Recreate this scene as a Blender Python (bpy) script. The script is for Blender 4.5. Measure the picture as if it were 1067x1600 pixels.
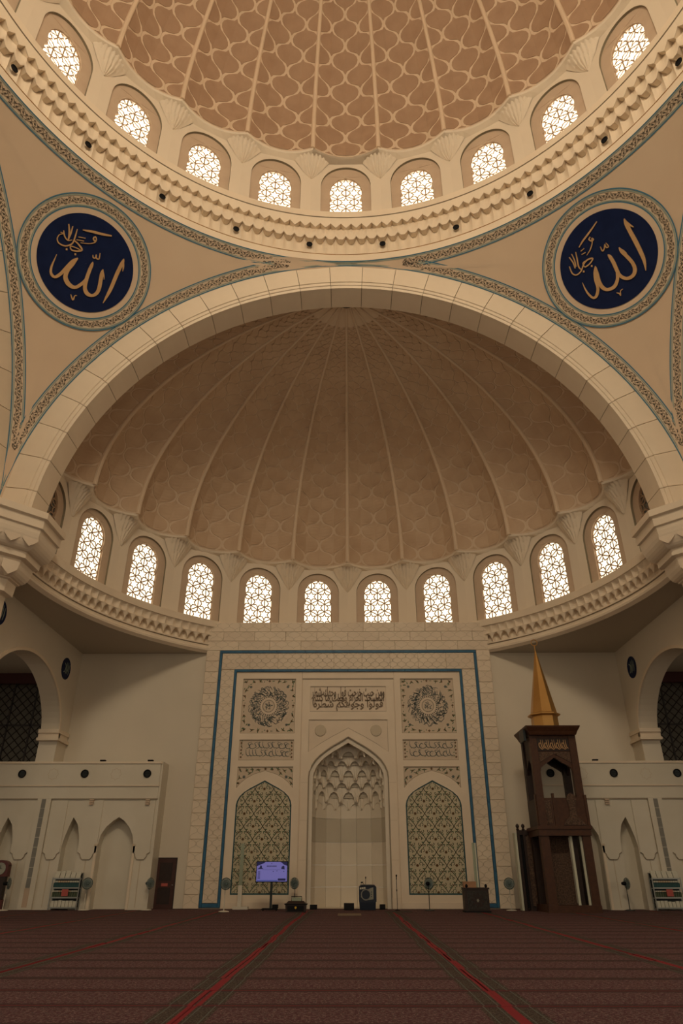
import bpy, bmesh, math, random
from math import sin, cos, pi, radians, sqrt, atan2, floor
from mathutils import Vector, Matrix
from mathutils.geometry import tessellate_polygon
random.seed(7)
for o in list(bpy.data.objects): bpy.data.objects.remove(o)
SC = bpy.context.scene
COL = SC.collection

# ------------------------------------------------------------------ camera
cam_d = bpy.data.cameras.new('camera'); cam = bpy.data.objects.new('camera', cam_d); COL.objects.link(cam)
cam_d.sensor_fit = 'VERTICAL'; cam_d.sensor_height = 36; cam_d.sensor_width = 24; cam_d.lens = 24.0
cam_d.clip_end = 400
cam.location = (0, 0, 1.5); cam.rotation_euler = (radians(90 + 28.03), 0, radians(0.545))
SC.camera = cam
# ------------------------------------------------------------------ light and exposure
WORLD_STRENGTH = 0.30
PANE_STRENGTH = 1.8
w = bpy.data.worlds.new('sky'); SC.world = w; w.use_nodes = True
bg = w.node_tree.nodes['Background']; bg.inputs[0].default_value = (1.0, 0.86, 0.68, 1); bg.inputs[1].default_value = WORLD_STRENGTH
def area(name, loc, rot, sx, sy, power, col=(1, .84, .62)):
    l = bpy.data.lights.new(name, 'AREA'); l.shape = 'RECTANGLE'; l.size = sx; l.size_y = sy; l.energy = power; l.color = col
    o = bpy.data.objects.new(name, l); COL.objects.link(o); o.location = loc; o.rotation_euler = rot
    return o
# area lights in place of daylight from the rear drum windows and open side halls
area('daylight_drum', (0, -3.2, 37.6), (radians(68), 0, 0), 22, 4.5, 7000)
area('rear_fill', (0, -9.5, 12), (radians(90), 0, 0), 24, 18, 800)  # unseen lamp added behind the camera for general fill
area('daylight_left', (-33, 10, 7.5), (radians(97), 0, radians(-90)), 22, 12, 800)
area('daylight_right', (33, 10, 7.5), (radians(97), 0, radians(90)), 22, 12, 800)
SC.view_settings.view_transform = 'Standard'; SC.view_settings.look = 'None'
SC.view_settings.exposure = -0.08; SC.view_settings.gamma = 1.0; SC.view_settings.use_curve_mapping = False
SC.cycles.use_denoising = True
SC.cycles.max_bounces = 8; SC.cycles.diffuse_bounces = 5; SC.cycles.sample_clamp_indirect = 6

# ------------------------------------------------------------------ materials
MATS = {}
def mat(name, col, rough=.6, col2=None, scale=3.0, detail=4, bump=0.0, metal=0.0, emit=None, estr=0, spec=.35, bscale=None, trans=0, alpha=1):
    m = bpy.data.materials.new(name); m.use_nodes = True; nt = m.node_tree; b = nt.nodes['Principled BSDF']
    b.inputs['Base Color'].default_value = (*col, 1); b.inputs['Roughness'].default_value = rough; b.inputs['Metallic'].default_value = metal
    b.inputs['Specular IOR Level'].default_value = spec
    if trans: b.inputs['Transmission Weight'].default_value = trans
    if alpha < 1: b.inputs['Alpha'].default_value = alpha
    if emit: b.inputs['Emission Color'].default_value = (*emit, 1); b.inputs['Emission Strength'].default_value = estr
    if col2 or bump:
        tc = nt.nodes.new('ShaderNodeTexCoord'); n = nt.nodes.new('ShaderNodeTexNoise'); n.inputs['Scale'].default_value = scale; n.inputs['Detail'].default_value = detail
        nt.links.new(tc.outputs['Object'], n.inputs['Vector'])
        if col2:
            r = nt.nodes.new('ShaderNodeValToRGB'); r.color_ramp.elements[0].color = (*col, 1); r.color_ramp.elements[1].color = (*col2, 1)
            r.color_ramp.elements[0].position = .3; r.color_ramp.elements[1].position = .7
            nt.links.new(n.outputs['Fac'], r.inputs['Fac']); nt.links.new(r.outputs['Color'], b.inputs['Base Color'])
        if bump:
            n2 = nt.nodes.new('ShaderNodeTexNoise'); n2.inputs['Scale'].default_value = bscale or scale * 4; n2.inputs['Detail'].default_value = 5
            nt.links.new(tc.outputs['Object'], n2.inputs['Vector'])
            bp = nt.nodes.new('ShaderNodeBump'); bp.inputs['Strength'].default_value = bump; bp.inputs['Distance'].default_value = .05
            nt.links.new(n2.outputs['Fac'], bp.inputs['Height']); nt.links.new(bp.outputs['Normal'], b.inputs['Normal'])
    MATS[name] = m; return m
mat('stone', (.70, .58, .43), .5, (.76, .64, .48), .6, bump=.04)
mat('stone_b', (.66, .54, .40), .5, (.72, .60, .45), .8, bump=.04)
mat('plaster', (.66, .56, .43), .7, (.71, .61, .47), .35)
mat('pend', (.60, .45, .31), .75, (.64, .49, .34), .3)
mat('wall', (.62, .55, .43), .32, (.68, .60, .47), .25, bump=.03)
mat('annex', (.60, .54, .42), .4, (.66, .60, .48), .5)
mat('soffit', (.52, .47, .38), .8)
mat('niche', (.66, .58, .45), .5, (.71, .63, .50), .8)
mat('niche_band', (.50, .44, .33), .5, (.54, .48, .37), .8)
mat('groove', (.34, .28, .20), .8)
mat('inscr', (.20, .145, .095), .7)
mat('trellis', (.55, .46, .33), .7)
mat('dome_tan', (.33, .205, .125), .75, (.39, .25, .155), 1.2)
mat('dome_lattice', (.62, .47, .32), .75, (.66, .50, .35), 1.0)
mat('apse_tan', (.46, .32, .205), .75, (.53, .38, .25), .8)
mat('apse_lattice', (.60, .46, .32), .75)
mat('surround', (.50, .37, .26), .6, (.54, .41, .29), 1.5)
mat('reveal', (.25, .22, .15), .7)
mat('grille', (.40, .28, .18), .6)
mat('pane', (.9, .85, .75), .4, emit=(1.0, .86, .62), estr=PANE_STRENGTH)
mat('blue', (.018, .085, .16), .35, (.03, .13, .22), 3.0)
mat('blue_line', (.05, .17, .24), .5)
mat('pale_teal', (.27, .33, .27), .6)
mat('pale_teal_dim', (.085, .095, .075), .9)
mat('gilt_line', (.30, .20, .11), .6)
mat('vine', (.075, .06, .042), .7)
mat('band_bg', (.63, .49, .34), .7)
mat('navy', (.004, .010, .045), .5, (.006, .014, .058), 2.0, spec=.12)
mat('gold_letter', (.50, .29, .12), .4, (.58, .36, .17), 2.0, metal=.3)
mat('gold', (.55, .30, .09), .34, (.62, .36, .12), 1.0, metal=.75)
mat('wood', (.052, .019, .008), .45, (.075, .029, .012), 6.0, bump=.1)
mat('wood_dark', (.022, .012, .009), .5, (.032, .017, .012), 6.0, bump=.1)
mat('wood_carved', (.028, .012, .006), .5, (.15, .085, .05), 16.0, bump=.5)
mat('wood_light', (.33, .17, .085), .5, (.38, .2, .10), 5.0)
mat('door', (.05, .018, .013), .4, (.065, .025, .018), 4.0)
mat('red', (.20, .006, .012), .9)
mat('sign_red', (.42, .09, .07), .6)
mat('black', (.010, .010, .011), .7, spec=.1)
mat('dark_metal', (.03, .035, .035), .4, metal=.5)
mat('metal', (.35, .36, .33), .35, metal=.7)
mat('carved_black', (.012, .010, .009), .4, (.045, .038, .030), 14.0, bump=.6)
mat('fan_guard', (.10, .14, .13), .4)
mat('fan_blade', (.22, .28, .26), .4, trans=.3)
mat('pale_post', (.55, .55, .42), .5)
mat('white', (.62, .57, .46), .5)
mat('glass_green', (.36, .42, .30), .25, alpha=.6)
mat('arab_bg', (.46, .40, .26), .5, (.52, .45, .30), 2.0)
mat('arab_stem', (.06, .075, .045), .6)
mat('arab_flower', (.14, .075, .03), .6)
mat('arab_leaf', (.10, .17, .085), .6)
mat('flower_blue', (.10, .125, .115), .6)
mat('roundel_bg', (.56, .45, .32), .55, (.60, .48, .35), 2.0)
mat('arab_border', (.02, .07, .075), .4)
mat('book_white', (.50, .48, .38), .7, (.58, .55, .45), 3)
mat('book_teal', (.02, .07, .07), .6)
mat('book_green', (.07, .09, .05), .6)
mat('book_peach', (.52, .40, .27), .7)
mat('screen', (.02, .02, .05), .3, emit=(.30, .26, .72), estr=.42)
mat('screen_dark', (.01, .01, .03), .3, emit=(.02, .02, .10), estr=.35)
mat('screen_blue', (.01, .02, .05), .3, emit=(.12, .16, .55), estr=.35)
mat('lectern', (.010, .016, .03), .35)
mat('emblem', (.26, .25, .19), .5)
mat('lattice_iron', (.02, .014, .012), .5)
mat('beam', (.06, .012, .010), .6)
mat('dark_grey', (.22, .21, .18), .8)  # plain dark grey for slabs, emblem, screen backing and outermost apse panes
mat('clock_wood', (.09, .012, .008), .35)
mat('dial', (.30, .30, .24), .4)
mat('yellow', (.60, .36, .03), .5)
# carpet
def carpet_mat(name, base, specks, scale):
    m = bpy.data.materials.new(name); m.use_nodes = True; nt = m.node_tree; b = nt.nodes['Principled BSDF']; b.inputs['Roughness'].default_value = .95
    b.inputs['Specular IOR Level'].default_value = .1
    tc = nt.nodes.new('ShaderNodeTexCoord')
    mp = nt.nodes.new('ShaderNodeMapping'); nt.links.new(tc.outputs['Object'], mp.inputs['Vector'])
    v = nt.nodes.new('ShaderNodeTexVoronoi'); v.inputs['Scale'].default_value = scale; nt.links.new(mp.outputs[0], v.inputs['Vector'])
    n = nt.nodes.new('ShaderNodeTexNoise'); n.inputs['Scale'].default_value = scale * 2.2; n.inputs['Detail'].default_value = 3; nt.links.new(mp.outputs[0], n.inputs['Vector'])
    r = nt.nodes.new('ShaderNodeValToRGB'); cr = r.color_ramp; cr.interpolation = 'CONSTANT'
    cr.elements[0].color = (*base, 1); cr.elements[0].position = 0
    cr.elements[1].color = (*specks[0], 1); cr.elements[1].position = .52
    for p, c in ((.60, specks[1]), (.66, base), (.72, specks[2])):
        e = cr.elements.new(p); e.color = (*c, 1)
    mx = nt.nodes.new('ShaderNodeMix'); mx.data_type = 'RGBA'; mx.inputs[0].default_value = .25
    r2 = nt.nodes.new('ShaderNodeValToRGB'); c2 = r2.color_ramp; c2.elements[0].color = (*specks[1], 1); c2.elements[1].color = (*base, 1); c2.elements[1].position = .45
    nt.links.new(v.outputs['Distance'], r2.inputs['Fac']); nt.links.new(n.outputs['Fac'], r.inputs['Fac'])
    nt.links.new(r.outputs[0], mx.inputs[6]); nt.links.new(r2.outputs[0], mx.inputs[7]); nt.links.new(mx.outputs[2], b.inputs['Base Color'])
    MATS[name] = m
carpet_mat('carpet', (.082, .036, .040), ((.22, .14, .125), (.036, .034, .032), (.36, .27, .235)), 8)
carpet_mat('carpet_row', (.060, .028, .030), ((.085, .06, .048), (.035, .030, .024), (.12, .09, .07)), 14)
carpet_mat('carpet_edge', (.050, .034, .029), ((.15, .125, .095), (.028, .024, .020), (.21, .18, .14)), 12)
carpet_mat('mat_rug', (.20, .15, .10), ((.28, .22, .15), (.12, .09, .06), (.32, .26, .18)), 14)

# ------------------------------------------------------------------ mesh helpers
ID = lambda x, y, z: (x, y, z)
class MB:
    def __init__(s): s.v = []; s.f = []; s.m = []
    def add(s, vs, fs, mi=0):
        k = len(s.v); s.v += [tuple(p) for p in vs]
        for f in fs: s.f.append(tuple(i + k for i in f)); s.m.append(mi)
        return s
    def box(s, x0, x1, y0, y1, z0, z1, mi=0):
        return s.add([(x0, y0, z0), (x1, y0, z0), (x1, y1, z0), (x0, y1, z0), (x0, y0, z1), (x1, y0, z1), (x1, y1, z1), (x0, y1, z1)],
              [(0, 3, 2, 1), (4, 5, 6, 7), (0, 1, 5, 4), (1, 2, 6, 5), (2, 3, 7, 6), (3, 0, 4, 7)], mi)
    def grid(s, P, mi=0, closed=False):
        n = len(P); m = len(P[0]); fs = []
        for i in range(n - 1):
            for j in range(m if closed else m - 1):
                a = i * m + j; b = i * m + (j + 1) % m
                fs.append((a, b, b + m, a + m))
        return s.add([p for row in P for p in row], fs, mi)
    def loft(s, loops, mi=0, cap=True):
        s.grid(loops, mi, True)
        k = len(s.v) - len(loops) * len(loops[0]); m = len(loops[0])
        if cap:
            s.f.append(tuple(range(k + m - 1, k - 1, -1))); s.m.append(mi)
            e = len(s.v) - m; s.f.append(tuple(range(e, e + m))); s.m.append(mi)
        return s
    def lathe(s, prof, n=24, c=(0, 0), mi=0, a0=0., a1=2 * pi):
        full = abs(a1 - a0 - 2 * pi) < 1e-6; k = n if full else n + 1
        P = [[(c[0] + r * sin(a0 + (a1 - a0) * j / n), c[1] + r * cos(a0 + (a1 - a0) * j / n), z) for j in range(k)] for r, z in prof]
        return s.grid(P, mi, full)
    def tube(s, pts, r, n=6, mi=0, cap=True):
        pts = [Vector(p) for p in pts]; R = r if isinstance(r, (list, tuple)) else [r] * len(pts); L = []
        for i, p in enumerate(pts):
            t = (pts[min(i + 1, len(pts) - 1)] - pts[max(i - 1, 0)]).normalized()
            a = Vector((0, 0, 1)) if abs(t.z) < .9 else Vector((1, 0, 0))
            u = t.cross(a).normalized(); v = t.cross(u)
            L.append([tuple(p + (u * cos(2 * pi * k / n) + v * sin(2 * pi * k / n)) * R[i]) for k in range(n)])
        return s.loft(L, mi, cap)
    def prism(s, loops, d0, d1, mp, mi=0, back=True, mside=None):
        """loops: outer and holes in 2D; extruded from depth d0 (front) to d1; mp(x,z,d)->3D"""
        tri = tessellate_polygon([[Vector((x, z, 0)) for x, z in L] for L in loops])
        pts = [p for L in loops for p in L]
        s.add([mp(x, z, d0) for x, z in pts], tri, mi)
        if d1 != d0:
            if back: s.add([mp(x, z, d1) for x, z in pts], [t[::-1] for t in tri], mi)
            for L in loops:
                n = len(L); s.add([mp(x, z, d0) for x, z in L] + [mp(x, z, d1) for x, z in L], [(i, (i + 1) % n, (i + 1) % n + n, i + n) for i in range(n)], mi if mside is None else mside)
        return s
    def ribbon(s, pts, w, d, mp, mi=0, closed=False):
        n = len(pts); W = w if isinstance(w, (list, tuple)) else [w] * n; vs = []
        for i, p in enumerate(pts):
            a = pts[(i - 1) % n] if closed else pts[max(i - 1, 0)]; b = pts[(i + 1) % n] if closed else pts[min(i + 1, n - 1)]
            dx, dy = b[0] - a[0], b[1] - a[1]; l = math.hypot(dx, dy) or 1
            nx, ny = -dy / l * W[i] / 2, dx / l * W[i] / 2
            vs += [mp(p[0] + nx, p[1] + ny, d), mp(p[0] - nx, p[1] - ny, d)]
        fs = [(2 * i, 2 * i + 1, (2 * i + 3) % (2 * n), (2 * i + 2) % (2 * n)) for i in range(n if closed else n - 1)]
        return s.add(vs, fs, mi)
    def mesh(s, name, mats, smooth=False):
        me = bpy.data.meshes.new(name); me.from_pydata(s.v, [], s.f)
        for q in ([mats] if isinstance(mats, str) else mats): me.materials.append(MATS[q])
        me.polygons.foreach_set('material_index', s.m)
        if smooth: me.polygons.foreach_set('use_smooth', [True] * len(s.f))
        me.update(); return me
    def build(s, name, mats, parent=None, smooth=False, **k):
        return place(name, s.mesh(name, mats, smooth), parent, **k)
def place(name, me, parent=None, loc=(0, 0, 0), rot=(0, 0, 0), label=None, cat=None, group=None, kind=None):
    o = bpy.data.objects.new(name, me); COL.objects.link(o); o.location = loc; o.rotation_euler = rot
    if parent: o.parent = parent
    tag(o, label, cat, group, kind); return o
def tag(o, label=None, cat=None, group=None, kind=None):
    if label: o['label'] = label
    if cat: o['category'] = cat
    if group: o['group'] = group
    if kind: o['kind'] = kind
    return o
def thing(name, label=None, cat=None, loc=(0, 0, 0), rz=0, group=None, kind=None):
    return place(name, None, None, loc, (0, 0, rz), label, cat, group, kind)
def copy_tree(o, parent=None):
    c = o.copy(); COL.objects.link(c); c.parent = parent
    for ch in list(o.children): copy_tree(ch, c)
    return c
def wallmap(Y): return lambda x, z, d: (x, Y + d, z)
def arc(cx, cz, rx, rz, a0, a1, n): return [(cx + rx * cos(a0 + (a1 - a0) * i / n), cz + rz * sin(a0 + (a1 - a0) * i / n)) for i in range(n + 1)]
def inside(p, poly):
    x, y = p; c = False; j = len(poly) - 1
    for i in range(len(poly)):
        xi, yi = poly[i]; xj, yj = poly[j]
        if (yi > y) != (yj > y) and x < (xj - xi) * (y - yi) / (yj - yi) + xi: c = not c
        j = i
    return c
def rect(x0, x1, z0, z1): return [(x0, z0), (x1, z0), (x1, z1), (x0, z1)]
def clip_runs(pts, test):
    runs = []; cur = []
    for p in pts:
        if test(p): cur.append(p)
        else:
            if len(cur) > 1: runs.append(cur)
            cur = []
    if len(cur) > 1: runs.append(cur)
    return runs
def ogee(t):            # half width of an ogee cell, t in -1..1 along its height
    c = cos(pi * t); return .5 + .5 * math.copysign(abs(c) ** .62, c)
def soft_ogee(t): return .65 * (1 - abs(t)) + .35 * (.5 + .5 * cos(pi * t))

# ------------------------------------------------------------------ main dimensions (metres)
YC, A, ZS = 11.1, 15.85, 15.4          # centre of the dome square, half side, springing height
YA = YC + A; RS = A * sqrt(2)          # plane of the great arch, radius of the pendentive sphere
YK = 28.2                              # centre of the apse
YW = 40.0                              # face of the mihrab panel
RING_COL = radians(44.3)

# ------------------------------------------------------------------ floor and carpets
fl = MB().box(-30, 30, -12, 42, -.3, -.012).build('floor', 'carpet', kind='structure')
CW, CD, Y0 = 4.08, 1.345, 10.87
def carpet_mesh():
    b = MB(); hx = CW / 2 - .004; y1 = CD - .012
    xs = [-hx, -hx + .07, -hx + .36, hx - .36, hx - .07, hx]; mi = [1, 2, 0, 2, 1]
    for i in range(5):
        b.box(xs[i], xs[i + 1], .16, y1 - .14, -.012, 0, mi[i])
        b.box(xs[i], xs[i + 1], .022, .16, -.012, 0, 1 if mi[i] == 1 else 5); b.box(xs[i], xs[i + 1], y1 - .14, y1, -.012, 0, 1 if mi[i] == 1 else 5)
    b.box(-hx, hx, 0, .022, -.012, 0, 3)
    for sx in (-1, 1):      # pinstripes of the woven border
        for q in (.12, .30): b.box(sx * (hx - q) - .008, sx * (hx - q) + .008, .03, y1, -.01, .001, 6)
    return b.mesh('carpet_strip', ['carpet', 'red', 'carpet_edge', 'wood_dark', 'carpet_edge', 'carpet_row', 'pale_teal_dim'])
cm = carpet_mesh(); cmr = cm.copy(); cmr.materials[3] = MATS['red']
row = -10
while True:
    y = Y0 + row * CD
    if y + CD > 38.95: break
    for c in range(-5, 6):
        x = c * CW
        if y > -3 and abs(x) - CW / 2 < .56 * max(y, 0) + 4:
            place('carpet_strip', cmr if row in (0, 1, -2, -1, 17) else cm, fl, loc=(x + random.uniform(-.035, .035), y, 0))
    row += 1

# ------------------------------------------------------------------ great arches of voussoirs
NV = 27
def vous_mesh():
    b = MB(); half = radians(180 / NV) / 2 - .0011; n = 4
    prof = [(A + .25, .35), (A + .25, 0), (14.68, 0), (14.66, .05), (14.50, .06), (14.48, .11), (14.33, .13), (14.33, 1.55), (14.40, 1.57), (A + .25, 1.57)]
    L = []
    for i in range(n + 1):
        t = pi / 2 - half + 2 * half * i / n
        L.append([(r * cos(t), y, r * sin(t)) for r, y in prof])
    b.loft(L); return b.mesh('voussoir', 'stone')
vm = vous_mesh()
for nm, rz in (('front', 0), ('left', pi / 2), ('right', -pi / 2), ('rear', pi)):
    e = thing('wall_arch_' + nm, loc=(0, YC, ZS), rz=rz, kind='structure')
    for i in range(NV):
        a = (i - (NV - 1) / 2) * pi / NV
        place('voussoir', vm, e, loc=(0, A, 0), rot=(0, a, 0))
    bk = MB(); L = [[(r * cos(pi * i / 54), A + y, r * sin(pi * i / 54)) for r, y in ((A + .2, .02), (14.36, .16), (14.36, 1.5), (A + .2, 1.5))] for i in range(55)]
    bk.loft(L, cap=False).build('joint_backing', 'groove', e)

# ------------------------------------------------------------------ pendentives with painted bands
def sph_map(axis, b, c):
    a = Vector(axis); b = Vector(b); c = Vector(c)
    def mp(az, colat, d):
        q = (a * cos(colat) + (b * cos(az) + c * sin(az)) * sin(colat)) * (RS - d)
        return (q.x, q.y, q.z)
    return mp
X_, Y_, Z_ = (1, 0, 0), (0, 1, 0), (0, 0, 1)
COLS = {X_: radians(45), Y_: radians(45), Z_: RING_COL}
def pend_mesh():
    m = Vector((1, 1, 1)).normalized(); up = (Vector(Z_) - m * m.z).normalized(); rt = m.cross(up)
    def ok(d): return d.x <= cos(radians(45)) and d.y <= cos(radians(45)) and d.z <= cos(RING_COL)
    b = MB(); rows = []
    for k in range(240):
        az = 2 * pi * k / 240; e = up * cos(az) + rt * sin(az); lo, hi = 0, radians(35.2)
        for _ in range(26):
            md = (lo + hi) / 2
            if ok(m * cos(md) + e * sin(md)): lo = md
            else: hi = md
        rows.append([tuple((m * cos(lo * t / 8) + e * sin(lo * t / 8)) * RS) for t in range(1, 9)])
    rows.append(rows[0]); b.grid(rows)
    b.add([tuple(m * RS)] + [r[0] for r in rows[:-1]], [(0, i + 1, (i + 1) % 240 + 1) for i in range(240)])
    return b.mesh('pendentive', 'pend', True)
DB = radians(1.66)
def vine_unit():
    S = []
    S.append([(t / 12, .62 * sin(2 * pi * t / 12)) for t in range(13)])
    S.append([(t / 12, -.62 * sin(2 * pi * t / 12)) for t in range(13)])
    for sx, sg in ((.25, 1), (.75, -1)):
        S.append([(sx + .02 + .17 * cos(a) * (1 - a / 7), sg * (.10 + .50 * sin(a) * (1 - a / 7))) for a in [k * .8 for k in range(7)]])
        S.append([(sx - .02 - .17 * cos(a) * (1 - a / 7), -sg * (.10 + .50 * sin(a) * (1 - a / 7))) for a in [k * .8 for k in range(7)]])
    Lf = []
    for cx, cy, an in ((.25, .75, .6), (.75, -.75, .6), (.5, .33, 1.2), (0, -.33, 1.2), (.12, .78, -.5), (.62, -.78, -.5), (.38, -.72, .4), (.88, .72, .4), (.25, -.1, 1.5), (.75, .1, 1.5)):
        Lf.append((cx, cy, an))
    return S, Lf
VS, VL = vine_unit()
def band(mb, mp, col0, n_units, az0, az1, keep):
    """mb: dict of MB; strip from col0 to col0+DB; keep(point3)->bool stops it inside a crossing band"""
    L = (az1 - az0) / n_units; fine = n_units * 4
    def strip(t0, t1, key, dep, always=False):
        P = []
        for i in range(fine + 1):
            az = az0 + (az1 - az0) * i / fine
            if always or keep(mp(az, col0 + DB * (t0 + t1) / 2, 0)): P.append([mp(az, col0 + DB * t0, dep), mp(az, col0 + DB * t1, dep)])
            else:
                if len(P) > 1: mb[key].grid(P)
                P = []
        if len(P) > 1: mb[key].grid(P)
    strip(0, 1, 'bg', .012)
    strip(.0, .085, 'blue', .022, True); strip(.12, .19, 'pale', .022, True)
    strip(.81, .88, 'pale', .022); strip(.915, 1, 'blue', .022)
    k = L * sin(col0)
    for u in range(n_units):
        base = az0 + u * L
        if not keep(mp(base + L / 2, col0 + DB * .5, 0)): continue
        f = lambda s, t, d: mp(base + s * L, col0 + DB * (.5 + .29 * t), d)
        for S in VS: mb['vine'].ribbon(S, .042, .026, lambda s, t, d: f(s, t, d))
        for cx, cy, an in VL:
            c_, s_ = cos(an), sin(an); q = []
            for x, y in ((-.11, 0), (0, .055), (.13, 0), (0, -.055)): q.append(f(cx + x * c_ - y * s_, cy + (x * s_ + y * c_) * 2.2, .027))
            mb['vine'].add(q, [(0, 1, 2, 3)])
def new_mbs(): return {k: MB() for k in ('bg', 'blue', 'pale', 'vine')}
def quad_bands():
    mb = new_mbs()
    def keeper(me):
        oth = [a for a in (X_, Y_, Z_) if a != me]
        def kp(p):
            d = Vector(p).normalized()
            for a in oth:
                if math.acos(max(-1, min(1, d.dot(Vector(a))))) < COLS[a] + DB * .62: return False
            return True
        return kp
    for a, b_, c in ((Y_, Z_, X_), (X_, Y_, Z_), (Z_, X_, Y_)):
        band(mb, sph_map(a, b_, c), COLS[a], 40, 0, pi / 2, keeper(a))
    return mb
pmesh = pend_mesh(); qb = quad_bands()
bm_bg = qb['bg'].mesh('border_ground', 'band_bg'); bm_bl = qb['blue'].mesh('blue_line', 'blue_line'); bm_pl = qb['pale'].mesh('pale_line', 'pale_teal'); bm_vn = qb['vine'].mesh('vine_scroll', 'vine')
for nm, rz in (('front_right', 0), ('front_left', pi / 2), ('rear_left', pi), ('rear_right', -pi / 2)):
    p = place('wall_pendentive_' + nm, pmesh, None, (0, YC, ZS), (0, 0, rz), kind='structure')
    if nm.startswith('front'):
        place('painted_border', bm_bg, p); place('blue_line', bm_bl, p); place('pale_line', bm_pl, p); place('vine_scroll', bm_vn, p)

# calligraphy medallions; strokes are (x, y, width) in roundel units, brought to the sphere by a rotation and shear
ST_L = [[(806,530,4),(795,560,26),(765,620,28),(735,690,28),(705,760,26),(675,815,18),(648,862,4)], [(800,545,14),(803,590,12),(798,625,3)],
 [(650,608,6),(641,640,26),(632,690,28),(620,750,28),(600,787,26),(565,802,22),(530,785,30),(515,745,28),(525,690,28),(545,630,26),(568,575,22),(576,552,4)], [(648,620,12),(656,655,9),(657,685,3)],
 [(525,680,20),(490,715,24),(440,738,24),(395,710,32),(375,660,32),(395,610,26),(430,570,22),(466,526,8)],
 [(466,524,6),(430,545,20),(385,590,22),(345,635,24),(300,660,20),(273,632,18),(278,585,14),(300,535,8),(316,498,3)],
 [(575,500,5),(578,520,9),(592,525,8),(600,500,6),(602,525,9),(620,530,9),(628,488,5)], [(410,788,5),(425,830,11),(440,800,6),(456,800,4)],
 [(500,323,6),(560,332,17),(640,350,17),(712,362,10)], [(603,392,6),(592,370,9),(578,385,10),(590,402,10),(602,388,6),(590,410,7),(550,420,6),(485,415,4)],
 [(470,373,6),(522,382,6)], [(455,393,6),(510,402,6)], [(400,283,8),(405,340,11),(398,400,8)], [(430,298,6),(415,350,11),(395,400,8)],
 [(462,318,5),(447,370,10),(427,420,10),(380,438,10),(335,422,9),(320,392,7),(335,360,6),(368,350,7),(342,342,6)], [(365,328,6),(372,370,9),(395,398,7),(425,395,6)],
 [(440,398,8),(470,425,11),(496,465,13),(460,475,11),(420,465,9),(415,440,8),(452,450,7),(492,470,5)], [(379,462,14),(392,462,14)], [(441,497,14),(454,497,14)]]
ST_R = [[(650,288,6),(665,325,28),(695,385,30),(730,450,32),(770,530,30),(795,590,24),(808,662,4)], [(652,300,14),(685,330,16),(718,350,5)],
 [(612,493,6),(630,522,24),(670,560,26),(710,605,26),(730,655,28),(715,700,26),(670,722,24),(620,700,26),(595,655,28),(570,600,28),(545,560,24),(530,546,5)], [(616,503,12),(645,520,12),(670,540,4)],
 [(600,680,20),(603,730,24),(580,785,26),(530,808,24),(490,790,30),(465,745,28),(452,690,24),(440,638,8)],
 [(438,632,6),(432,680,16),(440,740,20),(458,800,22),(450,855,22),(425,875,18),(390,850,16),(360,805,10),(340,760,3)],
 [(475,488,5),(490,520,9),(505,500,8),(508,470,6),(520,495,9),(535,485,7),(515,460,5)], [(598,830,5),(620,835,10),(630,850,7),(628,815,6),(645,800,4)],
 [(452,303,6),(400,375,12),(345,445,12),(315,494,6)], [(400,415,8),(392,435,10),(410,445,10),(425,435,8),(412,425,7),(415,460,7),(400,510,7),(373,552,4)],
 [(328,522,6),(355,500,6)], [(335,547,6),(365,530,6)], [(240,568,8),(270,610,10),(285,652,8)], [(290,528,6),(300,580,10),(312,640,10),(332,660,8)],
 [(258,543,6),(280,590,9),(292,640,7)], [(240,638,6),(262,690,10),(295,702,9),(330,672,9),(350,620,9),(380,585,11),(418,575,11),(400,610,9),(360,640,9),(345,610,8),(372,590,6)], [(404,632,14),(417,632,14)], [(344,675,14),(357,675,14)]]
def smooth_stroke(S, n=4):
    out = []
    for i in range(len(S) - 1):
        p0 = S[max(i - 1, 0)]; p1 = S[i]; p2 = S[i + 1]; p3 = S[min(i + 2, len(S) - 1)]
        for k in range(n):
            t = k / n
            out.append(tuple(.5 * (2 * p1[j] + (p2[j] - p0[j]) * t + (2 * p0[j] - 5 * p1[j] + 4 * p2[j] - p3[j]) * t * t + (3 * p1[j] - p0[j] - 3 * p2[j] + p3[j]) * t ** 3) for j in range(3)))
    out.append(S[-1]); return out
NAVY = radians(5.95); MO = radians(8.28)
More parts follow.
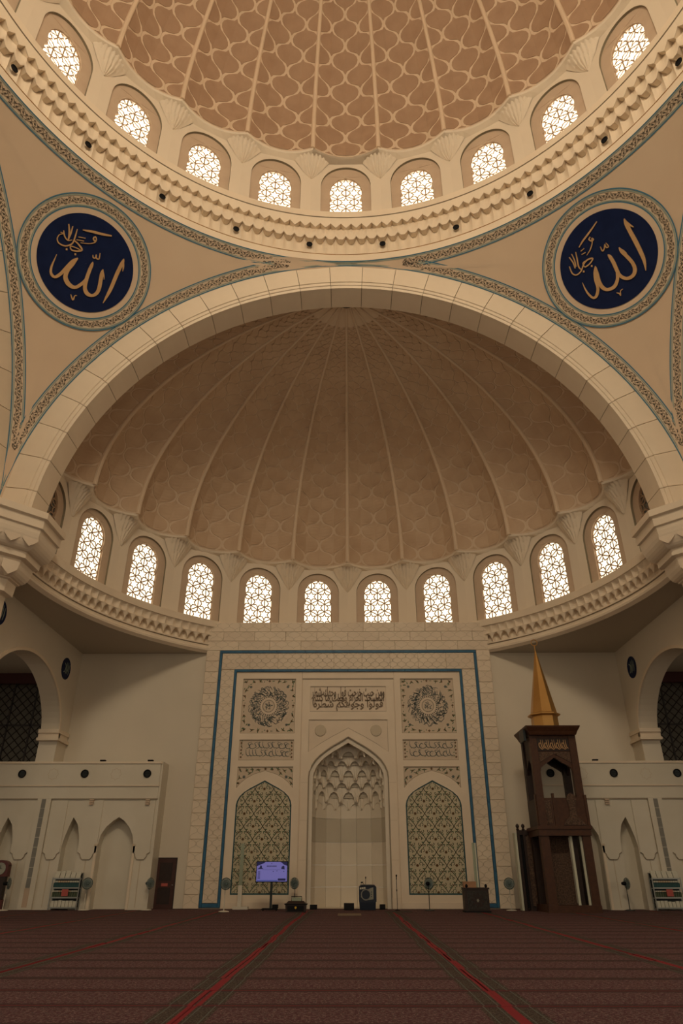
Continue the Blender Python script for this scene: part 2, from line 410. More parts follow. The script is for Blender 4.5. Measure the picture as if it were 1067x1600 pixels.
def medallion(sx, strokes, c0, r0, lin, label):
    m = Vector((sx, 1, 1)).normalized(); up = (Vector(Z_) - m * m.z).normalized(); rt = m.cross(up)
    if rt.x < 0: rt = -rt
    base = m * RS
    t = thing('calligraphy_medallion', label, 'medallion', (base.x, YC + base.y, ZS + base.z), group='calligraphy medallions on the pendentives')
    def pol(az, co, d):
        q = (m * cos(co) + (rt * cos(az) + up * sin(az)) * sin(co)) * (RS - d) - base; return tuple(q)
    def disc(co0, co1, d, n=96):
        return MB().grid([[pol(2 * pi * j / n, co, d) for j in range(n)] for co in [co0 + (co1 - co0) * k / 5 for k in range(6)]], closed=True)
    disc(.0005, NAVY, .07).grid([[pol(2 * pi * j / 96, NAVY, d) for j in range(96)] for d in (.07, 0)], closed=True).build('blue_disc', 'navy', t)
    disc(NAVY, radians(6.68), .045).build('cream_rim', 'pend', t)
    disc(radians(6.6), MO, .034).build('painted_border', 'band_bg', t)
    for a_, b_, nm, mm in ((6.63, 6.77, 'blue_line', 'blue_line'), (6.82, 6.94, 'pale_line', 'pale_teal'), (7.94, 8.07, 'pale_line', 'pale_teal'), (8.13, 8.28, 'blue_line', 'blue_line')):
        disc(radians(a_), radians(b_), .052).build(nm, mm, t)
    mv = MB(); n = 34; L = 2 * pi / n
    for u in range(n):
        f = lambda s, tt, d: pol((u + s) * L, radians(7.44 + .42 * tt), d)
        for S in VS: mv.ribbon(S, .042, .056, f)
        for cx, cy, an in VL:
            c_, s_ = cos(an), sin(an)
            mv.add([f(cx + x * c_ - y * s_, cy + (x * s_ + y * c_) * 2.2, .057) for x, y in ((-.11, 0), (0, .055), (.13, 0), (0, -.055))], [(0, 1, 2, 3)])
    mv.build('vine_scroll', 'vine', t)
    def flat(x, y, d):
        u = (x - c0[0]) / r0; v = (y - c0[1]) / r0
        gx = radians(u * lin[0][0] + v * lin[1][0]); gy = radians(u * lin[0][1] + v * lin[1][1])
        q = (m + rt * gx + up * gy).normalized() * (RS - d) - base; return tuple(q)
    for S in strokes:
        P = smooth_stroke(S); b = MB()
        k = len(P); pts = [(p[0], p[1]) for p in P]; W = [max(p[2], 2) for p in P]
        b.ribbon(pts, W, .12, flat); b.ribbon(pts, W, .07, flat)
        h = len(b.v) // 2
        for i in range(k - 1):
            b.f.append((2 * i, 2 * i + 2, h + 2 * i + 2, h + 2 * i)); b.m.append(0); b.f.append((2 * i + 1, 2 * i + 3, h + 2 * i + 3, h + 2 * i + 1)); b.m.append(0)
        b.build('gold_letter', 'gold_letter', t)
medallion(-1, ST_L, (528, 566), 352, ((5.14, 3.171), (2.351, -5.346)), 'dark blue roundel whose gold script slants down towards its slender vertical stroke at the right')
medallion(1, ST_R, (528, 585), 363, ((5.118, -3.267), (-2.419, -5.369)), 'dark blue roundel whose gold script climbs towards its heavy slanting stroke at upper right')

# ------------------------------------------------------------------ drum bays with windows (main dome and apse share the code)
def cylmap(R): return lambda s, z, d: ((R + d) * sin(s / R), (R + d) * cos(s / R), z)
def win_outlines(rx, rz, cz, z0, rrx, rrz, rcz, n=26):
    a = math.asin(.5); k = rx * cos(a)
    light = [(-rx * 1.0, z0), (rx * 1.0, z0), (rx * 1.0, cz - rz * .5)] + arc(0, cz, rx, rz, -a, pi + a, n) + [(-rx * 1.0, cz - rz * .5)]
    rec = [(-rrx, z0 - .1), (rrx, z0 - .1)] + arc(0, rcz, rrx, rrz, 0, pi, n)
    return light, rec
def ray_hit(poly, c, dx, dz):
    best = None
    for i in range(len(poly)):
        x1, z1 = poly[i]; x2, z2 = poly[(i + 1) % len(poly)]
        ex, ez = x2 - x1, z2 - z1; den = dx * ez - dz * ex
        if abs(den) < 1e-9: continue
        t = ((x1 - c[0]) * ez - (z1 - c[1]) * ex) / den; u = ((x1 - c[0]) * dz - (z1 - c[1]) * dx) / den
        if t > 0 and -1e-6 <= u <= 1 + 1e-6 and (best is None or t < best): best = t
    return (c[0] + dx * best, c[1] + dz * best)
def plate_hole(b, hole, rc, mp, mi=0, rings=5):
    c = (sum(p[0] for p in hole) / len(hole), sum(p[1] for p in hole) / len(hole))
    angs = sorted([atan2(p[1] - c[1], p[0] - c[0]) for p in hole] + [atan2(p[1] - c[1], p[0] - c[0]) for p in rc] + [2 * pi * k / 40 - pi for k in range(40)])
    P = []
    for a in angs:
        h = ray_hit(hole, c, cos(a), sin(a)); o = ray_hit(rc, c, cos(a), sin(a))
        P.append([mp(h[0] + (o[0] - h[0]) * t / rings, h[1] + (o[1] - h[1]) * t / rings, 0) for t in range(rings + 1)])
    P.append(P[0]); b.grid(P, mi)
def star_lines(outline, sp):
    """interlaced star tracery: star outlines joined tip to tip, clipped to the opening"""
    segs = []; xs = [p[0] for p in outline]; zs = [p[1] for p in outline]; zt = max(zs)
    rowh = sp * .866; n = int((zt - min(zs)) / rowh) + 3
    for r in range(n):
        for c in range(-3, 4):
            cx = (c + (.5 if r % 2 else 0)) * sp; cz = zt - .42 * sp - r * rowh
            P = []
            for k in range(12):
                a = pi / 2 + k * pi / 6; q = sp * (.40 if k % 2 == 0 else .215)
                P.append((cx + q * cos(a), cz + q * sin(a)))
            for k in range(12): segs.append((P[k], P[(k + 1) % 12]))
            for k in range(0, 12, 2):
                a = pi / 2 + k * pi / 6; segs.append((P[k], (cx + sp * .58 * cos(a), cz + sp * .58 * sin(a))))
            for k in range(0, 12, 2):
                a = pi / 2 + k * pi / 6; e = (cx + sp * .58 * cos(a), cz + sp * .58 * sin(a)); b_ = a + pi / 3
                segs.append((e, (cx + sp * .50 * cos((a + b_) / 2), cz + sp * .50 * sin((a + b_) / 2))))
    out = []
    for p, q in segs:
        run = clip_runs([(p[0] + (q[0] - p[0]) * t / 6, p[1] + (q[1] - p[1]) * t / 6) for t in range(7)], lambda z: inside(z, outline))
        out += [(u[0], u[-1]) for u in run]
    return out
def bay_meshes(R, zb, zt, light, rec, sp):
    mp = cylmap(R); hw = R * radians(7.5)
    w_ = MB(); plate_hole(w_, rec, rect(-hw, hw, zb, zt), mp); wall = w_.mesh('drum_bay', 'plaster')
    s_ = MB(); s_.prism([rec], 0, .30, mp, 1, back=False)   # reveal
    s_.v = []; s_.f = []; s_.m = []
    n = len(rec)
    s_.add([mp(x, z, 0) for x, z in rec] + [mp(x, z, .14) for x, z in rec], [(i, (i + 1) % n, (i + 1) % n + n, i + n) for i in range(n)], 1)
    s_.prism([rec, light], .14, .36, mp, 0, back=False)
    sur = s_.mesh('window_surround', ['surround', 'reveal'])
    g = MB(); n = len(light); W = .07
    for p, q in star_lines(light, sp):
        dx, dz = q[0] - p[0], q[1] - p[1]; l = math.hypot(dx, dz)
        if l < .02: continue
        nx, nz = -dz / l * W / 2, dx / l * W / 2
        a = [mp(p[0] + nx, p[1] + nz, .24), mp(p[0] - nx, p[1] - nz, .24), mp(q[0] - nx, q[1] - nz, .24), mp(q[0] + nx, q[1] + nz, .24)]
        c = [mp(p[0] + nx, p[1] + nz, .29), mp(p[0] - nx, p[1] - nz, .29), mp(q[0] - nx, q[1] - nz, .29), mp(q[0] + nx, q[1] + nz, .29)]
        g.add(a + c, [(0, 1, 2, 3), (0, 4, 5, 1), (3, 2, 6, 7)])
    g.ribbon([(x, z) for x, z in light], .07, .24, mp, closed=True)
    gr = g.mesh('window_grille', 'grille')
    pn = MB().prism([light], .32, .36, mp).mesh('window_pane', 'pane')
    return wall, sur, gr, pn
def leaf_bracket(R, ztop, hgt, proj, hw):
    b = MB(); mp = cylmap(R); n = 40
    for tier in range(3):                       # three fans, each proud of the one below
        t0, t1 = (0, .34, .66)[tier], (.42, .74, 1.0)[tier]; P = []
        for i in range(6):
            t = t0 + (t1 - t0) * i / 5; h_ = hw * (t ** .85) + .03; flare = (i / 5) ** 1.6; row = []
            for j in range(n + 1):
                u = 2 * j / n - 1; lobe = abs(cos((tier + 2.5) * pi * u))
                p = proj * (t0 * .55 + (t1 - t0) * flare * 1.1 + .08) * (1 - .8 * u * u) + .17 * lobe * (.25 + .75 * i / 5) * (1 - u * u)
                zz = ztop - hgt * (1 - t) + (.16 * lobe * (i / 5) ** 2 if tier < 2 else 0)
                row.append(mp(u * h_, zz, .02 - p))
            P.append(row)
        b.grid(P)
    return b.mesh('leaf_bracket', 'plaster', True)
def scallop_main():
    b = MB(); M = 2 * pi / 168; n = 10
    pt = lambda ph, r, z: (r * sin(ph * M), r * cos(ph * M), z)
    U = [i / n - .5 for i in range(n + 1)]
    z1 = lambda p: 34.20 - .36 * abs(2 * p) ** .9
    z2 = lambda p: 33.00 + .26 * max(0, abs(2 * p) - .45) / .55
    r1 = lambda p, t: 15.44 + .04 * t
    r2 = lambda p, t: 15.56 + .24 * (1 - abs(2 * p) ** 1.6) * (1 - t) ** 1.2 - .06 * sin(pi * t)
    r3 = lambda p, t: 15.70 + .20 * (1 - (2 * p) ** 2) * (1 - .6 * t) - .03 * t
    sheets = [(lambda p: 34.67, z1, r1, 4), (z1, z2, r2, 7), (z2, lambda p: 31.98, r3, 6)]
    prev = None
    for zt, zb, rf, k in sheets:
        P = [[pt(p, rf(p, i / k), zt(p) + (zb(p) - zt(p)) * i / k) for p in U] for i in range(k + 1)]
        if prev: b.grid([prev, P[0]])
        b.grid(P); prev = P[-1]
        if zt != z2:
            E_ = [math.hypot(x, y) for x, y, z in prev]
            b.grid([[(x * (r - .006) / r, y * (r - .006) / r, z + .032) for (x, y, z), r in zip(prev, E_)], [(x * (r - .012) / r, y * (r - .012) / r, z - .004) for (x, y, z), r in zip(prev, E_)]], 1)
    return b.mesh('scallop', ['stone', 'gilt_line'], False)
def scallop_apse():
    b = MB(); M = 2 * pi / 168; n = 10; pt = lambda ph, r, z: (r * sin(ph * M), r * cos(ph * M), z); U = [i / n - .5 for i in range(n + 1)]
    zA = lambda p: 14.42 - .05 * (1 - (2 * p) ** 2); zB = lambda p: 14.34 - .36 * abs(2 * p) ** 2.2
    P = [[pt(p, 14.36 + .13 * (1 - (2 * p) ** 2) * sin(pi * i / 5) + .05 * i / 5, 14.86 + (zA(p) - 14.86) * i / 5) for p in U] for i in range(6)]; b.grid(P)
    Q = [[pt(p, 14.38 + .06 * i / 4, zA(p) + (zB(p) - zA(p)) * i / 4) for p in U] for i in range(5)]; b.grid([P[-1], Q[0]]); b.grid(Q)
    b.grid([Q[-1], [pt(p, 14.44 + .30 * (1 - (2 * p) ** 4), zB(p)) for p in U]])
    b.grid([[pt(p, 14.44 + .30 * (1 - (2 * p) ** 4), zB(p)) for p in U], [pt(p, 14.56 + .1 * (1 - (2 * p) ** 4), 13.86) for p in U]])
    return b.mesh('scallop', 'stone', False)
def profile(R0, rise, zb, p, bulge):
    """dome surface: u in -.5..+.5 across a 15 degree gore, a = meridian angle"""
    def P(u, a, d=0):
        r = R0 * cos(a) ** p; r += bulge * (1 - (2 * u) ** 2) * cos(a) ** p
        th = radians(15) * u; z = zb + rise * sin(a)
        nr, nz = cos(a), sin(a) * .7; l = sqrt(nr * nr + nz * nz)
        r -= d * nr / l; z -= d * nz / l
        return (r * sin(th), r * cos(th), z)
    return P
def row_table(R0, rise, p, amax):
    """meridian angle for successive lattice half-rows"""
    tab = [0.0]; a = 0.0; acc = 0.0; da = .002; need = None
    while a < amax:
        r = R0 * cos(a) ** p; r2 = R0 * cos(a + da) ** p
        dl = math.hypot(r2 - r, rise * (sin(a + da) - sin(a)))
        acc += dl / (1.05 * radians(7.5) * r * .5); a += da
        if acc >= 1: tab.append(a); acc -= 1
    return tab
def gore_cells(P, tab, ins=.12):
    """cell meshes (shared by every gore) as list of MB: two ogee cells fit across a gore"""
    def A_(h):
        h = max(h, 0); i = int(floor(h))
        if i >= len(tab) - 1: return tab[-1]
        return tab[i] + (tab[i + 1] - tab[i]) * (h - i)
    cells = []; n = 10; H = len(tab) - 1
    for k in range(-1, H + 2):
        for col in (-2, -1, 0, 1, 2):
            if (k + col) % 2: continue
            hc = k + .55; t0 = max(-1, -hc + .10); t1 = min(1, (H - hc))
            if t1 - t0 < .25: continue
            top = []; L = []; Rr = []
            for i in range(n + 1):
                t = t0 + (t1 - t0) * i / n; wv = max(ogee(t) - ins, 0.0) * .25; c = col * .25
                u0, u1 = c - wv, c + wv; u0 = max(u0, -.478); u1 = min(u1, .478)
                if u1 <= u0: u0 = u1 = max(-.478, min(.478, c))
                L.append((u0, A_(hc + t))); Rr.append((u1, A_(hc + t)))
            if max(r[0] - l[0] for l, r in zip(L, Rr)) < .03: continue
            b = MB(); rows = []
            for l, r in zip(L, Rr):
                rows.append([P(l[0], l[1], .0), P(l[0], l[1], .03), P((l[0] + r[0]) / 2, l[1], .03), P(r[0], r[1], .03), P(r[0], r[1], .0)])
            b.grid(rows); cells.append(b)
    return cells
def build_dome(name, centre, P, tab, gores, ribs, mt_panel, mt_lat, indiv, amax, kindname):
    root = thing(name, loc=centre, kind='structure')
    sh = MB(); n = 10; rows = [[P(i / n - .5, amax * k / 26) for i in range(n + 1)] for k in range(27)]; sh.grid(rows)
    # folded rim and soffit at the foot
    sm = sh.mesh('gore_shell', mt_lat, True)
    rb = MB(); L = []
    for k in range(30):
        a = amax * k / 29; q = [P(.5 + s, a, d) for s, d in ((-.018, -.04), (-.014, .07), (0, .10), (.014, .07), (.018, -.04))]
        # ribs centred on the seam: use exact rotation so both sides agree
        x0, y0, z0 = P(.5, a); r = math.hypot(x0, y0); th0 = 0
        tpl = []
        for s, d in ((-1, -.05), (-.8, .05), (-.35, .09), (.35, .09), (.8, .05), (1, -.05)):
            wdt = .14 * (.35 + .65 * cos(a)); tpl.append((s * wdt, r - d * cos(a), z0 - d * sin(a) * .7))
        L.append(tpl)
    rb.loft(L, cap=True); rm = rb.mesh('rib', mt_lat)
    for th in ribs: place('rib', rm, root, rot=(0, 0, -radians(th)))
    cells = gore_cells(P, tab, .12 if kindname == 'dome' else .095); cms = [c.mesh('lattice_panel', mt_panel) for c in cells]
    rest = MB()
    for th in gores:
        g = place('gore', sm, root, rot=(0, 0, -radians(th)))
        if th in indiv:
            for cmh in cms: place('lattice_panel', cmh, g)
        else:
            ca, sa = cos(radians(th)), sin(radians(th))
            for c in cells: rest.add([(x * ca + y * sa, -x * sa + y * ca, z) for x, y, z in c.v], c.f)
    if rest.v: rest.build('lattice_panels', mt_panel, root, kind='stuff')
    return root
# ---- main dome
LM, RM = win_outlines(.97, 1.34, 37.86, 34.9, 1.50, 1.80, 38.20)
mw = bay_meshes(16.05, 34.9, 40.75, LM, RM, .98)
drum = thing('wall_drum', loc=(0, YC, 0), kind='structure')
wn = 0
lb_main = leaf_bracket(16.05, 40.5, 1.75, .62, 1.15)
for i in range(24):
    th = ((i * 15 + 180) % 360) - 180
    place('drum_bay', mw[0], drum, rot=(0, 0, -radians(th)))
    place('leaf_bracket', lb_main, drum, rot=(0, 0, -radians(th + 7.5)))
    wn += 1
    wo = thing('window_%d' % wn, loc=(0, YC, 0), rz=-radians(th), kind='structure')
    place('window_surround', mw[1], wo); place('window_grille', mw[2], wo); place('window_pane', mw[3], wo)
cor = thing('trim_1', loc=(0, YC, 0), kind='structure')
MB().lathe([(15.9, 31.42), (15.67, 31.44), (15.68, 31.94)], 168).build('plain_band', 'stone', cor)
MB().lathe([(15.68, 31.94), (15.64, 31.955), (15.72, 31.985)], 168).build('thin_moulding', 'gold_letter', cor)
MB().lathe([(15.52, 34.66), (15.40, 34.68), (15.40, 35.13), (16.2, 35.16)], 168).build('ledge', 'stone', cor)
MB().lathe([(15.46, 34.64), (15.385, 34.66), (15.40, 34.685)], 168).build('thin_moulding', 'groove', cor)
smm = scallop_main()
for i in range(168): place('scallop', smm, cor, rot=(0, 0, -2 * pi * (i + .5) / 168))
PM = profile(15.25, 13.0, 40.55, 1.22, .50); TM = row_table(15.5, 13.0, 1.22, 1.36)
build_dome('ceiling_dome', (0, YC, 0), PM, TM, [((i * 15 + 180) % 360) - 180 for i in range(24)], [i * 15 + 7.5 for i in range(24)], 'dome_tan', 'dome_lattice', (0, 15, -15, 30, -30, 45, -45), 1.45, 'dome')
def rim(P, n_g, offs, Rw, zb, zw, name, mt, parent):
    b = MB(); row0 = []; row1 = []; row2 = []
    for g in n_g:
        for k in range(9):
            u = k / 8 - .5; x, y, z = P(u, 0); th = -radians(g); ca, sa = cos(th), sin(th)
            row0.append((x * ca - y * sa, x * sa + y * ca, z)); r = math.hypot(x, y); x2, y2 = x * (r + .06) / r, y * (r + .06) / r
            row1.append((x2 * ca - y2 * sa, x2 * sa + y2 * ca, z - .10)); x3, y3 = x * Rw / r, y * Rw / r
            row2.append((x3 * ca - y3 * sa, x3 * sa + y3 * ca, zw))
    b.grid([row0, row1, row2]); b.build(name, mt, parent)
rim(PM, [i * 15 for i in range(25)], 0, 16.12, 40.55, 40.2, 'scalloped_rim', 'plaster', drum)
for th in [i * 15 + 7.5 for i in range(-6, 6)]:
    r = 15.66; a = radians(th)
    b = MB(); b.lathe([(.17, 0), (.17, .05), (.13, .05), (.13, .02), (.001, .02)], 16)
    place('recessed_downlight', b.mesh('recessed_downlight', 'black'), None, (r * sin(a), YC + r * cos(a), 32.62), (radians(90), 0, -a), 'small black round light set into the fluted cornice below the dome windows', 'light', 'lights in the dome cornice')

# ---- apse: drum, cornice, half dome, soffit
LA, RA = win_outlines(.91, 1.06, 18.26, 15.0, 1.40, 1.42, 18.33)
aw = bay_meshes(15.2, 14.9, 20.3, LA, RA, .90)
adrum = thing('wall_apse_drum', loc=(0, YK, 0), kind='structure'); lb_a = leaf_bracket(15.2, 20.12, 1.7, .72, 1.02)
for i in range(12):
    th = -82.5 + 15 * i
    place('drum_bay', aw[0], adrum, rot=(0, 0, -radians(th)))
    wn += 1; wo = thing('window_%d' % wn, loc=(0, YK, 0), rz=-radians(th), kind='structure')
    place('window_surround', aw[1], wo); place('window_grille', aw[2], wo)
    pm = aw[3]
    if abs(th) > 80:
        pm = aw[3].copy(); pm.materials[0] = MATS['dark_grey']
    place('window_pane', pm, wo)
for i in range(13): place('leaf_bracket', lb_a, adrum, rot=(0, 0, -radians(-90 + 15 * i)))
PA = profile(14.15, 10.0, 20.2, 1.08, .95); TA = row_table(14.5, 10.0, 1.08, 1.40)
gA = [-82.5 + 15 * i for i in range(12)]
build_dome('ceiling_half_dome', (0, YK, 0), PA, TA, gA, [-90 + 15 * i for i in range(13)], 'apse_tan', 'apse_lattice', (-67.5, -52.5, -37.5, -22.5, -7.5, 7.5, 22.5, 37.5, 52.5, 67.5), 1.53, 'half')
rim(PA, gA, 0, 15.26, 20.2, 19.95, 'scalloped_rim', 'plaster', adrum)
cap = MB().lathe([(.02, 29.9), (.45, 29.8), (.5, 30.4)], 24); cap.build('crown_boss', 'black', adrum)
for nm, rz in (('left', pi / 2), ('right', -pi / 2)):      # the side half domes that flank the great dome
    cx_ = -(YK - YC) if rz > 0 else YK - YC
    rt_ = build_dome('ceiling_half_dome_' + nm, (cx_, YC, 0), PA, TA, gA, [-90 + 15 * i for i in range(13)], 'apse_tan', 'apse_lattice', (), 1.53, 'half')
    rt_.rotation_euler = (0, 0, rz)
    dr_ = thing('wall_side_drum_' + nm, loc=(cx_, YC, 0), rz=rz, kind='structure')
    for i in range(12):
        th = -82.5 + 15 * i
        for k_, n_ in ((0, 'drum_bay'), (1, 'window_surround'), (2, 'window_grille'), (3, 'window_pane')): place(n_, aw[k_], dr_, rot=(0, 0, -radians(th)))
    rim(PA, gA, 0, 15.26, 20.2, 19.95, 'scalloped_rim', 'plaster', dr_)
acor = thing('trim_2', loc=(0, YK, 0), kind='structure'); sma = scallop_apse()
for sg in (-1, 1):
    for i in range(28): place('scallop', sma, acor, rot=(0, 0, -sg * (radians(32.5) + 2 * pi * (i + .5) / 168)))
    a0, a1 = (radians(32), radians(93)) if sg > 0 else (radians(-93), radians(-32))
    MB().lathe([(14.5, 14.86), (14.30, 14.87), (14.28, 15.27), (15.35, 15.29)], 40, a0=a0, a1=a1).build('ledge', 'stone', acor)
    MB().lathe([(14.60, 13.88), (14.47, 13.87), (14.46, 13.78), (14.52, 13.75), (14.50, 13.62), (14.44, 13.52), (14.46, 13.42), (14.62, 13.28)], 40, a0=a0, a1=a1).build('lower_moulding', 'stone', acor)
    MB().lathe([(14.53, 13.765), (14.455, 13.76), (14.53, 13.735)], 40, a0=a0, a1=a1).build('thin_moulding', 'groove', acor)
# flat soffit outside the ring
b = MB(); P = []; rc = [(-16.05, -1.2), (16.05, -1.2), (16.05, 12.3), (-16.05, 12.3)]
for k in range(0, 181):
    th = -pi / 2 + pi * k / 180; dx, dy = sin(th), cos(th); tx = 16.05 / abs(dx) if abs(dx) > 1e-6 else 1e9; ty = 12.3 / dy if dy > 1e-6 else 1e9
    t = max(min(tx, ty), 14.6); P.append([(14.6 * dx, YK + 14.6 * dy, 13.3), (t * dx, YK + t * dy, 13.3), (t * dx, YK + t * dy, 13.6)])
b.grid(P).build('ceiling_apse_soffit', 'soffit', kind='structure')

# ------------------------------------------------------------------ corner piers with stepped imposts
def pier_plan(p, sx):
    q = [(-13.4 - p, 29.1 - .45 * p), (-13.4 - p, 26.97 + .414 * p), (-15.87 - .414 * p, 24.5 + p), (-18 + .45 * p, 24.5 + p), (-18 + .45 * p, 29.1 - .45 * p)]
    return q if sx < 0 else [(-x, y) for x, y in q][::-1]
PROF = [(.30, 15.90), (0, 15.86), (0, 15.55), (.14, 15.50), (.14, 15.10), (.24, 15.06)] + [(.24 + .50 * (1 - cos(k * pi / 16)), 15.06 - .98 * sin(k * pi / 16)) for k in range(1, 9)] + [(.74, 13.80), (.96, 13.74)] + \
       [(.96 + .38 * (1 - cos(k * pi / 12)), 13.74 - .74 * sin(k * pi / 12)) for k in range(1, 7)] + [(1.34, 12.96), (1.46, 12.92), (1.50, 12.40), (1.72, 12.34), (1.75, 12.3), (1.75, 0)]
for sx, nm in ((-1, 'left'), (1, 'right')):
    b = MB(); b.loft([[(x, y, z) for x, y in pier_plan(p, sx)] for p, z in PROF]); pr = b.build('wall_pier_' + nm, 'stone', kind='structure')
    # small carved niches on the diagonal face of the impost
    f0, f1 = Vector((-13.4, 26.97, 0)), Vector((-15.87, 24.5, 0)); nrm = Vector((1, -1, 0)).normalized(); dr = (f1 - f0).normalized()
    for r_, (zc, pp) in enumerate(((14.55, .42), (13.3, 1.02))):
        for k in range(4):
            s0 = .42 + k * .78 + (.39 if r_ else 0)
            if s0 > 3.3: continue
            b = MB(); pts = [(-.34, .32), (.34, .32), (.34, -.05), (.16, -.22), (0, -.34), (-.16, -.22), (-.34, -.05)]
            L = []
            for dep in (.12, -.35):
                sc = 1 if dep > 0 else .9; L.append([f0 + dr * (s0 + x * sc) - nrm * (pp - dep) + Vector((0, 0, zc + z * sc)) for x, z in pts])
            L = [[(-sx_ * 0 + (v.x if sx < 0 else -v.x), v.y, v.z) for v in l] for sx_, l in ((0, L[0]), (0, L[1]))]
            b.loft(L); b.build('impost_niche', 'stone_b', pr)

# ------------------------------------------------------------------ apse side walls with arched openings
AC, AAx, ABz, ASp = 34.25, 4.65, 3.45, 8.05
archpts = [(40.6, 6.93), (AC + AAx, 6.93), (AC + AAx, ASp)] + arc(AC, ASp, AAx, ABz, 0, pi, 36)[1:-1] + [(AC - AAx, ASp), (AC - AAx, -.02)]
for sx, nm in ((-1, 'left'), (1, 'right')):
    mp = lambda y, z, d: (sx * (16 + d), y, z)
    b = MB(); b.prism([[(27.2, -.02), (27.2, 13.45), (40.6, 13.45)] + archpts], 0, 1.0, mp); wl = b.build('wall_' + nm, 'wall', kind='structure')
    t = MB(); L = []
    for y, z in [(AC + AAx, ASp)] + arc(AC, ASp, AAx, ABz, 0, pi, 36)[1:-1] + [(AC - AAx, ASp)]:
        d = Vector((y - AC, (z - ASp) * 1.3 + .001)).normalized(); y2, z2 = y + d.x * .16, z + d.y * .16
        L.append([mp(y, z, .03), mp(y, z, -.05), mp(y2, z2, -.05), mp(y2, z2, .0)])
    t.loft(L).build('arch_moulding', 'stone', wl)
    im = MB()
    for (y0, y1, z0, z1, o) in ((38.65, 40.2, 8.42, 8.62, .10), (38.75, 40.2, 8.16, 8.42, .05), (38.60, 40.2, 8.02, 8.16, .14)):
        im.box(*sorted((sx * (16 - o), sx * 17.05)), y0, y1, z0, z1)
    im.build('impost', 'stone', wl)
    for yy, zz in ((38.2, 11.85), (29.7, 12.2)):
        sd = 'back corner' if yy > 35 else 'great corner pier'
        tr = thing('wall_roundel', 'dark blue round plaque on side wall near %s %s' % (sd, 'beyond the pulpit' if sx > 0 else 'on the clock side'), 'plaque', (sx * 15.99, yy, zz - .6))
        MB().lathe([(.001, 0), (.54, 0), (.56, .015), (.60, .03), (.60, -.03)], 36).build('disc', 'navy', tr, rot=(0, -sx * pi / 2, 0), loc=(0, 0, .6))
        lt = MB()
        for S in ([(-.30, .25, .05), (-.1, .1, .08), (-.2, -.2, .07), (-.36, -.25, .03)], [(0, .35, .04), (.02, 0, .08), (-.05, -.3, .06)], [(.2, .38, .04), (.2, .05, .08), (.12, -.25, .06)], [(.38, .3, .04), (.36, -.05, .07), (.3, -.3, .03)]):
            Q = smooth_stroke(S, 3); lt.ribbon([(q[0], q[1]) for q in Q], [q[2] for q in Q], 0, lambda x, z, d: (-sx * .035, -sx * x, z + .6))
        lt.build('pale_script', 'pale_teal', tr)

# ------------------------------------------------------------------ back wall and mihrab panel
b = MB(); b.box(-16.2, -8.3, 40.25, 40.9, 0, 13.5); b.box(8.3, 16.2, 40.25, 40.9, 0, 13.5)
bwall = b.build('wall_back', 'wall', kind='structure')
NIO = [(2.2, -.02), (2.2, 6.25), (2.17, 6.55), (2.03, 6.89), (1.82, 7.2), (1.54, 7.46), (1.25, 7.68), (.94, 7.89), (.5, 8.13), (0, 8.42)]
NII = [(1.97, -.02), (1.97, 6.2), (1.94, 6.46), (1.82, 6.76), (1.64, 7.02), (1.39, 7.26), (1.12, 7.46), (.84, 7.65), (.44, 7.87), (0, 8.12)]
def both(h): return h + [(-x, z) for x, z in h[::-1] if x > 0]
NO, NI = both(NIO), both(NII)
mih = thing('wall_mihrab', kind='structure')
wm = wallmap(YW)
PW = 8.46
b = MB(); b.prism([[(PW, -.02), (PW, 15.16), (-PW, 15.16), (-PW, -.02)] + [(-x, z) for x, z in NIO[:-1]] + [NIO[-1]] + [(x, z) for x, z in NIO[:-1][::-1]]], .12, 3.9, wm)
b.build('core', 'stone_b', mih)
def block(x0, x1, z0, z1, m='stone', nm='stone_block', front=0.0, g=.012):
    f = front + random.uniform(-.006, .006)
    q = MB(); bv = .012
    x0 += g / 2; x1 -= g / 2; z0 += g / 2; z1 -= g / 2
    q.loft([[(x0, YW + .13, z0), (x1, YW + .13, z0), (x1, YW + .13, z1), (x0, YW + .13, z1)], [(x0, YW + f + bv, z0), (x1, YW + f + bv, z0), (x1, YW + f + bv, z1), (x0, YW + f + bv, z1)],
            [(x0 + bv, YW + f, z0 + bv), (x1 - bv, YW + f, z0 + bv), (x1 - bv, YW + f, z1 - bv), (x0 + bv, YW + f, z1 - bv)]])
    return q.build(nm, m, mih)
for sg in (-1, 1):
    zz = 0
    for k in range(21):
        h_ = 13.42 / 21; a_, c_ = sorted((sg * 7.66, sg * PW)); block(a_, c_, zz, zz + h_, random.choice(('stone', 'stone_b'))); zz += h_
for r_ in range(3):
    z0 = 13.42 + r_ * .58
    n_ = 9; off = .5 if r_ % 2 else 0
    xs = sorted(set([-PW, PW] + [-PW + (i + off) * 2 * PW / n_ for i in range(n_ + 1) if -PW < -PW + (i + off) * 2 * PW / n_ < PW]))
    for i in range(len(xs) - 1): block(xs[i], xs[i + 1], z0, z0 + .58, random.choice(('stone', 'stone_b')))
